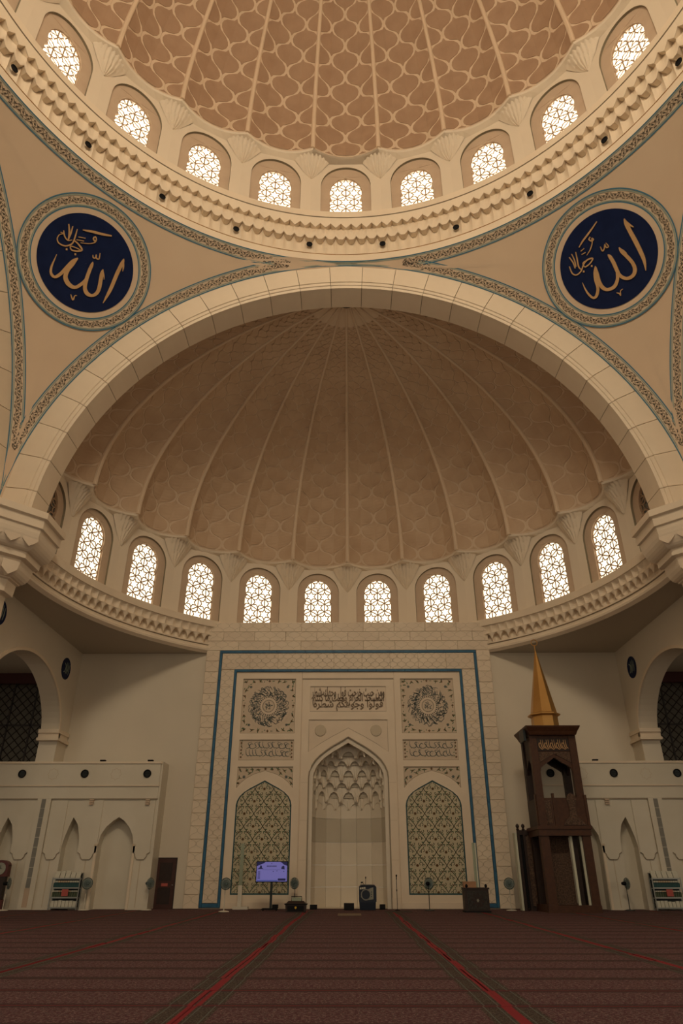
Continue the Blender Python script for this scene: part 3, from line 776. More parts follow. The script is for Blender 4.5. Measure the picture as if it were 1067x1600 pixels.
# blue tile strips as separate tiles
def strip_tiles(x0, x1, z0, z1, n):
    for i in range(n):
        if x1 - x0 > z1 - z0: block(x0 + (x1 - x0) * i / n, x0 + (x1 - x0) * (i + 1) / n, z0, z1, 'blue', 'blue_tile', -.012, .006)
        else: block(x0, x1, z0 + (z1 - z0) * i / n, z0 + (z1 - z0) * (i + 1) / n, 'blue', 'blue_tile', -.012, .006)
for sg in (-1, 1):
    strip_tiles(*sorted((sg * 7.50, sg * 7.65)), 0.05, 13.25, 8); strip_tiles(*sorted((sg * 6.57, sg * 6.71)), 0.05, 12.25, 8); strip_tiles(*sorted((sg * 6.71, sg * 7.50)), .05, .24, 1)
strip_tiles(-7.65, 7.65, 13.25, 13.41, 9); strip_tiles(-6.71, 6.71, 12.12, 12.27, 8)
# trellis field between the strips
for sg in (-1, 1):
    a_, c_ = sorted((sg * 6.72, sg * 7.49))
    for k in range(12): block(a_, c_, .25 + k * 1.0, .25 + (k + 1) * 1.0, random.choice(('stone', 'stone_b')), 'trellis_stone', .01, .006)
for k in range(9): block(-7.49 + k * 14.98 / 9, -7.49 + (k + 1) * 14.98 / 9, 12.28, 13.24, random.choice(('stone', 'stone_b')), 'trellis_stone', .01, .006)
def lattice2d(b, x0, x1, z0, z1, cw, ch, wd, d, mp, test=None, ph=0):
    """ogee lattice lines over a rectangle"""
    nc = int((x1 - x0) / cw) + 3
    for c in range(-1, nc * 2):
        cx = x0 + c * cw / 2
        for sg in (-1, 1):
            pts = []; nz = int((z1 - z0) / ch * 10)
            for i in range(nz + 1):
                z = z0 + (z1 - z0) * i / nz; t = ((z - z0) / ch * 2 + c + ph) % 2 - 1
                pts.append((cx + sg * ogee(t) * cw / 2, z))
            if sg == 1:
                for r_ in clip_runs(pts, lambda p: x0 - 1e-6 <= p[0] <= x1 + 1e-6 and (test is None or test(p))): b.ribbon(r_, wd, d, mp)
tr = MB()
for sg in (-1, 1): lattice2d(tr, *sorted((sg * 6.73, sg * 7.48)), .26, 13.2, .52, .50, .03, .0, wallmap(YW - .004))
lattice2d(tr, -6.7, 6.7, 12.3, 13.22, .52, .50, .03, .0, wallmap(YW - .004))
for sg in (-1, 1): lattice2d(tr, *sorted((sg * 7.70, sg * 8.42)), .1, 13.3, .72, .64, .022, .0, wallmap(YW - .010))
lattice2d(tr, -8.3, 8.3, 13.5, 15.1, .72, .58, .022, .0, wallmap(YW - .010))
tr.build('engraved_trellis', 'trellis', mih, kind='stuff')
# inner field with recessed panels
SPH = [(1.49, 5.76), (1.3, 5.95), (1.0, 6.2), (.6, 6.42), (.25, 6.52), (0, 6.58)]
def arab_arch(cx, ins=0.0):
    h = [(1.51 - ins, .62 + ins), (1.51 - ins, 4.86), (1.46 - ins, 5.08), (1.33 - ins, 5.31), (1.10 - ins, 5.52), (.78, 5.72 - ins * .9), (.4, 5.91 - ins), (0, 6.12 - ins * 1.15)]
    return [(cx + x, z) for x, z in h] + [(cx - x, z) for x, z in h[::-1] if x > 0]
def spandrel(cx):
    return [(cx - 1.54, 6.83), (cx - 1.54, 5.74), (cx - 1.3, 6.02), (cx - 1.0, 6.25), (cx - .6, 6.45), (cx - .25, 6.55), (cx, 6.62), (cx + .25, 6.55), (cx + .6, 6.45), (cx + 1.0, 6.25), (cx + 1.3, 6.02), (cx + 1.54, 5.74), (cx + 1.54, 6.83)]
for sg in (-1, 1):
    cx = sg * 4.6
    b = MB(); b.prism([rect(*sorted((sg * 2.70, sg * 6.56)), .0, 12.11), rect(cx - 1.54, cx + 1.54, 8.63, 11.72), rect(cx - 1.54, cx + 1.54, 7.18, 8.27), spandrel(cx), arab_arch(cx)], .05, .125, wm); b.build('panel_frame', 'stone', mih)
    MB().box(*sorted((sg * 2.72, sg * 6.55)), YW + .01, YW + .06, 0, .28).build('plinth', 'stone_b', mih)
b = MB(); b.prism([rect(-2.68, 2.68, 11.74, 12.11)], .05, .125, wm); b.build('panel_frame', 'stone', mih)
SPM = [(-2.24, 9.37), (-2.24, 7.62), (-1.6, 8.05), (-.9, 8.45), (-.4, 8.70), (0, 8.91), (.4, 8.70), (.9, 8.45), (1.6, 8.05), (2.24, 7.62), (2.24, 9.37)]
b = MB(); b.prism([[(2.64, -.02), (2.64, 11.70), (-2.64, 11.70), (-2.64, -.02)] + [(-x, z) for x, z in NIO[:-1]] + [NIO[-1]] + NIO[:-1][::-1], rect(-2.2, 2.2, 9.84, 11.27), SPM], .07, .125, wm); b.build('centre_frame', 'stone', mih)
MB().box(-2.64, -2.22, YW + .03, YW + .08, 0, .5).box(2.22, 2.64, YW + .03, YW + .08, 0, .5).build('plinth', 'stone_b', mih)
for x in (-1.58, 1.58):
    MB().lathe([(.001, .03), (.30, .03), (.32, .01), (.32, -.02)], 28).build('plain_disc', 'trellis', mih, loc=(x, YW + .10, 8.78), rot=(radians(90), 0, 0))
ol = MB(); om = wallmap(YW)  # dark lines paint recess-edge shading, with lip-shadow bars along the panel tops
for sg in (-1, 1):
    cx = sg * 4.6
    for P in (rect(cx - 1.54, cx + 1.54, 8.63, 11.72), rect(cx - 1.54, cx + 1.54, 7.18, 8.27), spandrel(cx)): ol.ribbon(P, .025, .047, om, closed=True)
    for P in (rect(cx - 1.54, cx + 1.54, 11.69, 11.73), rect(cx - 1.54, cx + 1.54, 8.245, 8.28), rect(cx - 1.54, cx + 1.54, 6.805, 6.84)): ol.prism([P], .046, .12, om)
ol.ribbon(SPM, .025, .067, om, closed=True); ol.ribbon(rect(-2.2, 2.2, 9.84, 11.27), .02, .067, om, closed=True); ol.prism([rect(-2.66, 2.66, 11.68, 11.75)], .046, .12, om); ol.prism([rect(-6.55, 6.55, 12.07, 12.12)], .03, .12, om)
ol.build('panel_shade_line', 'groove', mih)
# darker joint lines at stone courses of the frames
gl = MB()
for sg in (-1, 1):
    for z in (2.2, 4.1, 6.0): gl.box(*sorted((sg * 2.24, sg * 2.62)), YW + .066, YW + .07, z, z + .015)
gl.build('stone_joint', 'trellis', mih)
# ---- script helpers
def arabic(text):
    order = [('ا', 2), ('ب', 4), ('ة', 2), ('ت', 4), ('ث', 4), ('ج', 4), ('ح', 4), ('خ', 4), ('د', 2), ('ذ', 2), ('ر', 2), ('ز', 2), ('س', 4), ('ش', 4), ('ص', 4), ('ض', 4), ('ط', 4), ('ظ', 4), ('ع', 4), ('غ', 4), ('ف', 4), ('ق', 4), ('ك', 4), ('ل', 4), ('م', 4), ('ن', 4), ('ه', 4), ('و', 2), ('ى', 2), ('ي', 4)]
    tb = {}; c = 0xFE8D
    for ch, n in order: tb[ch] = (c, n); c += n
    out = []
    for i, ch in enumerate(text):
        if ch not in tb: out.append(ch); continue
        pv = i > 0 and text[i - 1] in tb and tb[text[i - 1]][1] == 4; nx = i + 1 < len(text) and text[i + 1] in tb and tb[ch][1] == 4
        out.append(chr(tb[ch][0] + (3 if pv and nx else 2 if nx else 1 if pv else 0)))
    return ''.join(out[::-1])
def text_mesh(name, s, box, mt, d, bold=.012):
    cu = bpy.data.curves.new(name, 'FONT'); cu.body = s; cu.offset = bold; cu.resolution_u = 3; cu.extrude = .02
    o = bpy.data.objects.new(name, cu); COL.objects.link(o); bpy.context.view_layer.update()
    me = bpy.data.meshes.new_from_object(o.evaluated_get(bpy.context.evaluated_depsgraph_get())); bpy.data.objects.remove(o)
    xs = [v.co.x for v in me.vertices]; ys = [v.co.y for v in me.vertices]
    if not xs: return me
    x0, x1, y0, y1 = min(xs), max(xs), min(ys), max(ys)
    for v in me.vertices:
        v.co = (box[0] + (v.co.x - x0) / (x1 - x0) * (box[1] - box[0]), d - v.co.z, box[2] + (v.co.y - y0) / (y1 - y0) * (box[3] - box[2]))
    me.materials.clear(); me.materials.append(MATS[mt]); return me
lines = ('ومن حيث خرجت فول وجهك شطر', 'المسجد الحرام وحيث ما كنتم', 'فولوا وجوهكم شطره')
for i, ln in enumerate(lines):
    place('carved_script', text_mesh('carved_script', arabic(ln), (-2.12 + .06 * i, 2.12 - .05 * i, 10.52 - .34 * i, 11.25 - .37 * i), 'inscr', YW + .10, .02), mih)
MB().prism([rect(-2.2, 2.2, 9.84, 11.27)], .112, .12, wm).build('script_ground', 'stone_b', mih)
# ---- decorated panels either side
def flower(b, x, z, r, d, mp, mi, n=6):
    P = []
    for k in range(n * 4):
        a = 2 * pi * k / (n * 4); q = r * (.72 + .28 * cos(n * a)); P.append((x + q * cos(a), z + q * sin(a)))
    b.add([mp(x, z, d)] + [mp(p[0], p[1], d) for p in P], [(0, i + 1, (i + 1) % len(P) + 1) for i in range(len(P))], mi)
def leaf(b, x, z, a, l, w_, d, mp, mi):
    c, s = cos(a), sin(a)
    P = [(0, 0), (l * .35, w_), (l, 0), (l * .35, -w_)]
    b.add([mp(x + u * c - v * s, z + u * s + v * c, d) for u, v in P], [(0, 1, 2, 3)], mi)
def strokes_ring(b, cx, cz, r0, r1, n, d, mp, mi, rng):
    """bands of interlaced letter strokes running round a roundel"""
    for k in range(n):
        a = 2 * pi * k / n + rng.uniform(-.06, .06); rr = rng.uniform(r0, r1); pts = []
        if rng.random() < .45:
            l = rng.uniform(.25, .45) * (r1 - r0) * 1.6
            for t in range(5): pts.append((cx + (rr - l / 2 + l * t / 4) * cos(a + .05 * t), cz + (rr - l / 2 + l * t / 4) * sin(a + .05 * t)))
        else:
            span = rng.uniform(.22, .5); am = rng.uniform(.05, .12)
            for t in range(9):
                q = rr + am * sin(2 * pi * t / 8 + k); pts.append((cx + q * cos(a + span * t / 8), cz + q * sin(a + span * t / 8)))
        pts = [p for p in pts if (p[0] - cx) ** 2 + (p[1] - cz) ** 2 < (r1 + .02) ** 2]
        if len(pts) > 2: b.ribbon(pts, [.012] + [.03] * (len(pts) - 2) + [.01], d, mp, mi)
for sg in (-1, 1):
    cx = sg * 4.6; rng = random.Random(3 if sg < 0 else 5)
    t = thing('carved_roundel_panel', 'square flowered panel with a ring of dark script, %s' % ('above the television' if sg < 0 else 'on the pulpit side'), 'panel', (cx, YW + .115, 8.63))
    mp = lambda x, z, d: (x, -d, z - 8.63); L = lambda x, z, d: (x - cx + 0, -d, z - 8.63)
    MB().prism([rect(cx - 1.54, cx + 1.54, 8.63, 11.72)], 0, -.02, lambda x, z, d: (x - cx, d + .01, z - 8.63)).build('ground', 'roundel_bg', t)
    o = MB(); c0 = (cx, 10.15)
    strokes_ring(o, *c0, .64, 1.16, 170, .02, L, 0, rng)
    o.ribbon([(c0[0] + .62 * cos(a), c0[1] + .62 * sin(a)) for a in [k * pi / 32 for k in range(64)]], .022, .02, L, 0, True)
    for k in range(30):
        a = 2 * pi * k / 30; leaf(o, c0[0] + .47 * cos(a), c0[1] + .47 * sin(a), a, .13, .03, .02, L, 0)
    o.ribbon([(c0[0] + .42 * cos(a), c0[1] + .42 * sin(a)) for a in [k * pi / 32 for k in range(64)]], .03, .02, L, 3, True)
    o.ribbon([(c0[0] + .33 * cos(a), c0[1] + .33 * sin(a)) for a in [k * pi / 32 for k in range(64)]], .018, .02, L, 0, True)
    strokes_ring(o, *c0, .04, .24, 14, .021, L, 0, rng)
    o.build('script_ring', ['flower_blue', 'arab_leaf', 'arab_flower', 'stone'], t, kind='stuff')
    o = MB()
    for qx in (-1, 1):
        for qz in (-1, 1):
            flower(o, cx + qx * 1.08, 10.17 + qz * 1.08, .10, .02, L, 1)
            for (fx, fz) in ((1.36, 1.36), (1.36, .88), (.88, 1.36), (1.40, .55), (.55, 1.40)):
                flower(o, cx + qx * fx, 10.17 + qz * fz, .07, .02, L, 0, 5)
                for k in range(3): leaf(o, cx + qx * fx, 10.17 + qz * fz, rng.uniform(0, 6.28), .17, .03, .019, L, 2)
            for k in range(5): leaf(o, cx + qx * rng.uniform(1.0, 1.45), 10.17 + qz * rng.uniform(1.0, 1.45), rng.uniform(0, 6.28), .18, .03, .019, L, 2)
    for (fx, fz) in ((1.42, 0), (-1.42, 0), (0, 1.42), (0, -1.42)):
        flower(o, cx + fx, 10.17 + fz, .08, .02, L, 0, 4)
        for k in range(4): leaf(o, cx + fx + (.0 if fx else (.15, -.15, .3, -.3)[k]), 10.17 + fz + (0 if fz else (.15, -.15, .3, -.3)[k]), k * 1.57, .10, .025, .019, L, 2)
    o.build('flowers', ['arab_flower', 'flower_blue', 'arab_leaf'], t, kind='stuff')
    # cartouche
    t = thing('script_cartouche', 'long panel with two lines of dark script, %s' % ('on the television side' if sg < 0 else 'on the pulpit side'), 'panel', (cx, YW + .115, 7.18))
    L = lambda x, z, d: (x - cx, -d, z - 7.18)
    MB().prism([rect(cx - 1.54, cx + 1.54, 7.18, 8.27)], 0, -.02, lambda x, z, d: (x - cx, d + .01, z - 7.18)).build('ground', 'roundel_bg', t)
    o = MB()
    for ln in range(2):
        zc = 7.50 + .42 * ln
        for k in range(13):
            x = cx - 1.15 + k * .185
            ty = rng.random()
            if ty < .4: S = [(x, zc + .26, .02), (x + .01, zc + .05, .035), (x + .1, zc - .08, .04), (x + .25, zc - .06, .02)]
            elif ty < .75: S = [(x + .22, zc + .1, .02), (x + .1, zc + .14, .04), (x, zc + .02, .045), (x + .08, zc - .12, .04), (x + .26, zc - .1, .015)]
            else: S = [(x + .28, zc + .22, .015), (x + .1, zc + .16, .035), (x + .2, zc - .02, .04), (x + .02, zc - .13, .03)]
            Q = smooth_stroke(S, 3); o.ribbon([(q[0], q[1]) for q in Q], [q[2] for q in Q], .02, L)
            leaf(o, x + .1, zc + rng.uniform(-.18, .24), .7, .05, .02, .02, L, 0)
    o.build('script', 'flower_blue', t, kind='stuff')
    o = MB()
    for qx in (-1, 1):
        for k in range(5):
            z = 7.34 + k * .19; flower(o, cx + qx * 1.42, z, .055 if k % 2 else .07, .02, L, 0, 5); leaf(o, cx + qx * 1.36, z + .08, rng.uniform(0, 6), .13, .025, .019, L, 1)
    o.build('flowers', ['arab_flower', 'arab_leaf'], t, kind='stuff')
    # spandrel
    t = thing('flower_spandrel', 'spandrel of small dark flowers above pointed panel, %s' % ('on the television side' if sg < 0 else 'on the pulpit side'), 'panel', (cx, YW + .115, 5.74))
    L = lambda x, z, d: (x - cx, -d, z - 5.74); spn = spandrel(cx)
    MB().prism([spn], 0, -.02, lambda x, z, d: (x - cx, d + .01, z - 5.74)).build('ground', 'roundel_bg', t)
    o = MB()
    for qx in (-1, 1):
        flower(o, cx + qx * 1.17, 6.30, .11, .02, L, 1)
        for (fx, fz) in ((1.42, 6.68), (1.05, 6.62), (.7, 6.68), (1.42, 6.25), (1.45, 5.98), (.4, 6.68), (.85, 6.5)):
            flower(o, cx + qx * fx, fz, .065, .02, L, 0, 5)
            for k in range(3): leaf(o, cx + qx * fx, fz, rng.uniform(0, 6.28), .17, .03, .019, L, 2)
    flower(o, cx, 6.72, .09, .02, L, 0, 6)
    o.build('flowers', ['arab_flower', 'flower_blue', 'arab_leaf'], t, kind='stuff')
    # arabesque panel
    t = thing('arabesque_panel', 'tall pointed panel of scrolling stems and flowers, %s' % ('behind the television' if sg < 0 else 'beside the carved cabinet'), 'panel', (cx, YW + .10, .62))
    L = lambda x, z, d: (x - cx, -d, z - .62); po = arab_arch(cx); pi_ = arab_arch(cx, .07); ok = lambda p: inside(p, pi_)
    MB().prism([po], 0, -.02, lambda x, z, d: (x - cx, d + .01, z - .62)).build('ground', 'arab_bg', t)
    MB().prism([po, pi_], 0, .04, lambda x, z, d: (x - cx, d - .03, z - .62)).build('edging', 'arab_border', t)
    o = MB(); pw, ph = 1.02, 1.24
    for c in range(-5, 6):
        for r_ in range(0, 12):
            if (c + r_) % 2: continue
            fx, fz = cx + c * pw / 2, .72 + r_ * ph / 2
            # ogee stems round each flower, with pairs of scrolls
            for s2 in (-1, 1):
                pts = [(fx + s2 * soft_ogee(q / 10) * pw / 2 * .98, fz + q / 10 * ph / 2) for q in range(-10, 11)]
                for run in clip_runs(pts, ok): o.ribbon(run, .024, .021, L, 0)
                for (ox, oz, sc, fl_) in ((.17, .06, 1, 1), (.14, -.22, .8, -1), (.30, .0, .6, 1), (.10, .30, .7, 1)):
                    sp = [(fx + s2 * (ox + .11 * sc * cos(a * fl_) * (1 - a / 6.5)), fz + oz + .13 * sc * sin(a * fl_) * (1 - a / 6.5)) for a in [q * .7 for q in range(8)]]
                    for run in clip_runs(sp, ok): o.ribbon(run, .028, .021, L, 0)
                for (ox, oz, an) in ((.12, .18, .9), (.26, -.12, -.6), (.33, .2, 1.4), (.2, .42, 2.2), (.08, -.34, -1.2), (.38, -.28, .3)):
                    q = (fx + s2 * ox, fz + oz)
                    if ok(q): leaf(o, q[0], q[1], an if s2 > 0 else pi - an, .12, .028, .022, L, 1)
                q = (fx + s2 * .24, fz + .33)
                if ok(q): flower(o, q[0], q[1], .045, .023, L, 2, 4)
            if ok((fx, fz)) and ok((fx + .07, fz)) and ok((fx - .07, fz)): flower(o, fx, fz, .095, .024, L, 2, 6)
    o.build('scrolling_stems', ['arab_stem', 'arab_leaf', 'arab_flower'], t, kind='stuff')

# ------------------------------------------------------------------ mihrab niche with muqarnas hood
MB().prism([NO, NI], .16, .45, wm).build('niche_frame', 'niche', mih)
b = MB(); b.tube([(x, YW + .085, z) for x, z in NO if z > -.1 or True], .04, 6); b.build('niche_edge', 'groove', mih)
NY = YW + .42
def nplan(r, k, n, dep=None): a = pi * k / n; return (r * cos(a), NY + (dep if dep else r * .86) * sin(a))
NF = 7
for k in range(NF):
    for (z0, z1, m) in ((0, .95, 'niche'), (.95, 2.0, 'niche'), (2.0, 3.1, 'niche'), (3.1, 4.3, 'niche_band'), (4.3, 5.4, 'niche')):
        p, q = nplan(2.0, k, NF), nplan(2.0, k + 1, NF); p2, q2 = nplan(2.2, k, NF), nplan(2.2, k + 1, NF); g = .008
        d = Vector((q[0] - p[0], q[1] - p[1])).normalized() * g
        P = [(p[0] + d.x, p[1] + d.y), (q[0] - d.x, q[1] - d.y), q2, p2]
        MB().loft([[(x, y, z0 + .006) for x, y in P], [(x, y, z1 - .006) for x, y in P]]).build('niche_stone', m, mih)
MB().lathe([(2.15, 5.3), (2.1, 6.4), (1.7, 7.4), (1.0, 8.0), (.01, 8.3)], 24, a0=-pi / 2, a1=pi / 2).build('hood_backing', 'niche_band', mih, loc=(0, NY, 0))
MB().add([(2.3, NY + .02, 0), (-2.3, NY + .02, 0), (-2.3, NY + 2.3, 0), (2.3, NY + 2.3, 0)], [(0, 1, 2, 3)]).build('niche_floor', 'niche', mih)
tiers = [(4.75, 5.45, 1.97, 8, .22, 1.66), (5.15, 6.02, 1.96, 7, .34, 1.44), (5.86, 6.48, 1.94, 8, .2, 1.20), (6.26, 7.14, 1.80, 7, .34, .98), (6.98, 7.56, 1.42, 6, .2, .74), (7.36, 8.02, .90, 3, .3, .48)]
for ti, (z0, z1, r, n, leg, dp_) in enumerate(tiers):
    for k in range(n):
        p, q = Vector(nplan(r, k, n, dp_)), Vector(nplan(r, k + 1, n, dp_)); dr = (q - p); wdt = dr.length; dr.normalize(); nr = Vector((-dr.y, dr.x))
        if nr.dot(Vector((0, 1))) < 0 and abs(p.x + q.x) < .2: nr = -nr
        if Vector(((p.x + q.x) / 2, (p.y + q.y) / 2 - NY)).dot(nr) < 0: nr = -nr
        h = z1 - z0; e = .05 * wdt
        out = [(0, h), (0, 0), (.10 * wdt, .0), (.16 * wdt, h * leg * .9), (.30 * wdt, h * (leg + .20)), (.5 * wdt, h * (leg + .28)), (.70 * wdt, h * (leg + .20)), (.84 * wdt, h * leg * .9), (.90 * wdt, 0), (wdt, 0), (wdt, h)]
        mpq = lambda x, z, d: (p.x + dr.x * x + nr.x * d, p.y + dr.y * x + nr.y * d, z0 + z)
        MB().prism([out], 0, .14, mpq).build('muqarnas_cell', 'niche', mih)
        MB().prism([[(0, 0), (wdt, 0), (wdt, h), (0, h)]], .15, .19, lambda x, z, d: (p.x + dr.x * x + nr.x * d, p.y + dr.y * x + nr.y * d, z0 + h * leg * .8 + z * (1 - leg * .8))).build('muqarnas_back', 'niche_band', mih)
        # folded fin at the joint
        MB().add([(p.x - nr.x * .09, p.y - nr.y * .09, z0 + h * .12), (p.x + dr.x * .10 * wdt, p.y + dr.y * .10 * wdt, z0), (p.x - dr.x * .10 * wdt, p.y - dr.y * .10 * wdt, z0), (p.x - nr.x * .02, p.y - nr.y * .02, z1),
                  (p.x + dr.x * .12 * wdt, p.y + dr.y * .12 * wdt, z1), (p.x - dr.x * .12 * wdt, p.y - dr.y * .12 * wdt, z1)], [(0, 1, 4, 3), (0, 3, 5, 2), (0, 2, 1)]).build('muqarnas_fin', 'niche', mih)
    rn, dn = (tiers[ti + 1][2], tiers[ti + 1][5]) if ti + 1 < len(tiers) else (.02, .02)
    P = [[(rr * cos(pi * j / 24), NY + dd * sin(pi * j / 24), zz) for j in range(25)] for rr, dd, zz in ((r + .16, dp_ + .16, z1 - .02), (rn + .05, dn + .10, z1 + .02))]
    MB().grid(P).build('muqarnas_shelf', 'niche_band', mih)

# ------------------------------------------------------------------ lower side walls (annex) with parapet and niches
YX = 39.0
def annex(sg, nm):
    root = thing('wall_annex_' + nm, kind='structure')
    X = lambda x: sg * x                      # x measured outward from the axis
    mp = lambda x, z, d: (sg * x, YX + d, z)
    n1 = [(12.90, -.02), (12.93, 2.9), (12.86, 3.35), (12.62, 3.75), (12.32, 4.02), (12.03, 4.2), (11.72, 4.02), (11.42, 3.72), (11.2, 3.35), (11.11, 2.9), (11.11, -.02)]
    n2 = [(14.78, -.02), (14.80, 2.78), (14.72, 3.25), (14.58, 3.75), (14.42, 4.2), (14.14, 3.85), (13.98, 3.3), (13.94, 2.9), (13.94, -.02)]
    n3 = [(33.0 - 14.60 - x, z) for x, z in n2][::-1]      # mirrored beyond the pilaster
    n3 = sorted(n3, key=lambda p: 0) ; n3 = [(x + 3.45, z) for x, z in n2]
    outer = [(26, -.02), (26, 5.74), (10.15, 5.74), (10.15, -.02)]
    path = [(10.15, -.02)] + n1[::-1] + n2[::-1] + n3[::-1] + [(26, -.02), (26, 5.74), (10.15, 5.74)]
    # front skin with niche cut-outs
    MB().prism([path], 0, .62, mp).build('front_face', 'annex', root)
    MB().box(*sorted((X(10.15), X(26))), YX + .6, YX + 1.3, 0, 5.74).build('niche_back', 'annex', root)
    MB().box(*sorted((X(10.12), X(26))), YX - .10, YX + .5, 5.74, 6.84).build('parapet', 'annex', root)
    MB().box(*sorted((X(10.12), X(26))), YX - .06, YX + .2, 5.10, 5.70).build('frieze', 'annex', root)
    MB().box(*sorted((X(10.08), X(26))), YX - .16, YX + .55, 6.84, 6.95).build('coping', 'stone', root)
    MB().box(*sorted((X(10.10), X(26))), YX - .13, YX, 5.70, 5.75).build('string_course', 'stone_b', root)
    MB().box(*sorted((X(10.10), X(26))), YX - .09, YX, 5.06, 5.11).build('dark_bead', 'groove', root)  # thin dark bead below the frieze
    MB().box(*sorted((X(10.02), X(10.18))), YX - .02, YX + 1.3, 0, 6.95).build('end_wall', 'annex', root)
    # raised scalloped apron above the lower wall
    for (xa, xb) in ((10.20, 11.08), (12.96, 13.90), (14.84, 15.70), (16.46, 17.36)):
        wd = xb - xa; s_ = min(.30, wd * .3)
        oA, oB = (s_ if xa > 10.3 else s_, s_)
        sh = [(xa, 2.56), (xa + oA * .5, 2.48), (xa + oA * .6, 2.36), (xa + oA, 2.23), (xb - oB, 2.23), (xb - oB * .6, 2.36), (xb - oB * .5, 2.48), (xb, 2.56), (xb, 2.62), (xa, 2.62)]
        MB().prism([[(xa, 5.0)] + sh[:8] + [(xb, 5.0)]], -.05, .02, mp).build('apron', 'annex', root)
        MB().tube([mp(x, z - .01, -.045) for x, z in sh[:8]], .02, 5).build('apron_edge', 'groove', root)
        MB().box(*sorted((X((xa + xb) / 2 - .02), X((xa + xb) / 2 + .02))), YX - .012, YX + .02, .1, 2.2).build('wall_joint', 'trellis', root)
    for (xa, xb) in ((12.94, 13.06), (10.98, 11.10)):
        MB().box(*sorted((X(xa), X(xb))), YX - .05, YX + .05, 0, 2.86).build('niche_jamb', 'stone', root); MB().box(*sorted((X(xa - .03), X(xb + .03))), YX - .07, YX + .05, 2.84, 2.94).build('jamb_cap', 'trellis', root)
    pil = MB().box(*sorted((X(15.72), X(16.44))), YX - .14, YX + .1, 0, 5.1).build('pilaster', 'annex', root)
    for k in range(9):
        MB().box(*sorted((X(15.98), X(16.20))), YX - .155, YX - .12, .95 + k * .46, 1.39 + k * .46).build('grey_slab', 'dark_grey', pil)
    MB().box(*sorted((X(15.96), X(16.22))), YX - .155, YX - .12, .1, .93).build('tan_slab', 'surround', pil)
    for x in (13.56, 10.60):
        br = MB(); [br.box(*sorted((X(x - .11), X(x + .11))), YX - .16, YX, 5.06 - .1 * k - .07, 5.06 - .1 * k) for k in range(3)]
        br.build('wall_bracket', 'surround', root)
    for x in (12.49, 15.88):            # engraved eight-pointed stars
        P = []
        for k in range(16):
            a = pi * k / 8 + pi / 8; q = .30 if k % 2 else .235; P.append((x + q * cos(a), 6.31 + q * sin(a)))
        MB().ribbon(P, .03, -.104, mp, closed=True).build('engraved_star', 'trellis', root)
    # side aisle beyond: lattice screen, ceiling and end walls
    MB().box(*sorted((X(16.9), X(26))), 41.6, 41.8, 6, 12.6).build('screen_backing', 'dark_grey', root)
    MB().box(*sorted((X(16.9), X(26))), 40.3, 40.6, 11.55, 12.15).build('top_beam', 'beam', root)
    MB().box(*sorted((X(16.9), X(27))), 28.5, 42, 12.15, 12.4).build('aisle_ceiling', 'soffit', root)
    MB().box(*sorted((X(26), X(26.4))), 28.5, 42, 0, 12.4).build('aisle_wall', 'soffit', root)
    lt = MB()
    x0, x1, z0, z1 = 16.9, 26, 6.6, 11.6
    for s_ in (-1, 1):
        c = -12
        while c < 26:
            pts = [(x0 + c + t / 30 * 12, z0 + (t / 30 * 12 if s_ > 0 else z1 - z0 - t / 30 * 12)) for t in range(31)]
            for run in clip_runs(pts, lambda p: x0 <= p[0] <= x1 and z0 <= p[1] <= z1): lt.tube([mp(run[0][0], run[0][1], 1.45), mp(run[-1][0], run[-1][1], 1.45)], .028, 4, cap=False)
            c += .52
    lt.build('lattice', 'lattice_iron', root, kind='stuff')
    for x in (17.0, 18.35, 19.7, 21.05, 22.4): MB().box(*sorted((X(x - .04), X(x + .04))), 40.38, 40.46, 6.6, 11.6).build('mullion', 'lattice_iron', root)
    MB().box(*sorted((X(16.9), X(26))), 40.38, 40.46, 9.1, 9.2).build('transom', 'lattice_iron', root)
    return root
annex(-1, 'left'); annex(1, 'right')
for sg in (-1, 1):
    for x in (10.8, 14.17, 17.55):
        side = 'behind the pulpit' if (sg > 0 and x < 11) else ('in the parapet on the pulpit side' if sg > 0 else 'in the parapet above the brown door side')
        t = thing('round_vent', 'small round dark vent ' + side, 'vent', (sg * x, YX - .10, 6.12), group='round vents in the parapet ' + side)
        MB().lathe([(.21, .0), (.21, .05), (.17, .06), (.15, .03), (.15, 0)], 24).build('rim', 'black', t, loc=(0, 0, .21), rot=(radians(90), 0, 0))
        MB().lathe([(.001, .015), (.15, .015)], 20).build('grille', 'dark_metal', t, loc=(0, 0, .21), rot=(radians(90), 0, 0))
        v = MB(); [v.box(-.14 + abs(q) * .02, .14 - abs(q) * .02, -.03, -.012, .21 + q * .045 - .008, .21 + q * .045 + .008) for q in range(-2, 3)]; v.build('louvre', 'black', t)
    for x in (10.75, 13.35):
        if sg > 0 and x < 11: continue
        lab = 'small flat black floodlight on parapet coping above the wide wall niche' if x > 12 else 'small flat black floodlight on parapet coping above the brown door'
        if sg > 0: lab = 'small flat black floodlight on parapet coping beside the pulpit'
        t = thing('floodlight', lab, 'light', (sg * x, YX + .05, 6.95))
        MB().box(-.14, .14, -.1, .1, .03, .10).build('lamp_head', 'black', t); MB().box(-.03, .03, -.03, .03, 0, .03).build('foot', 'black', t)

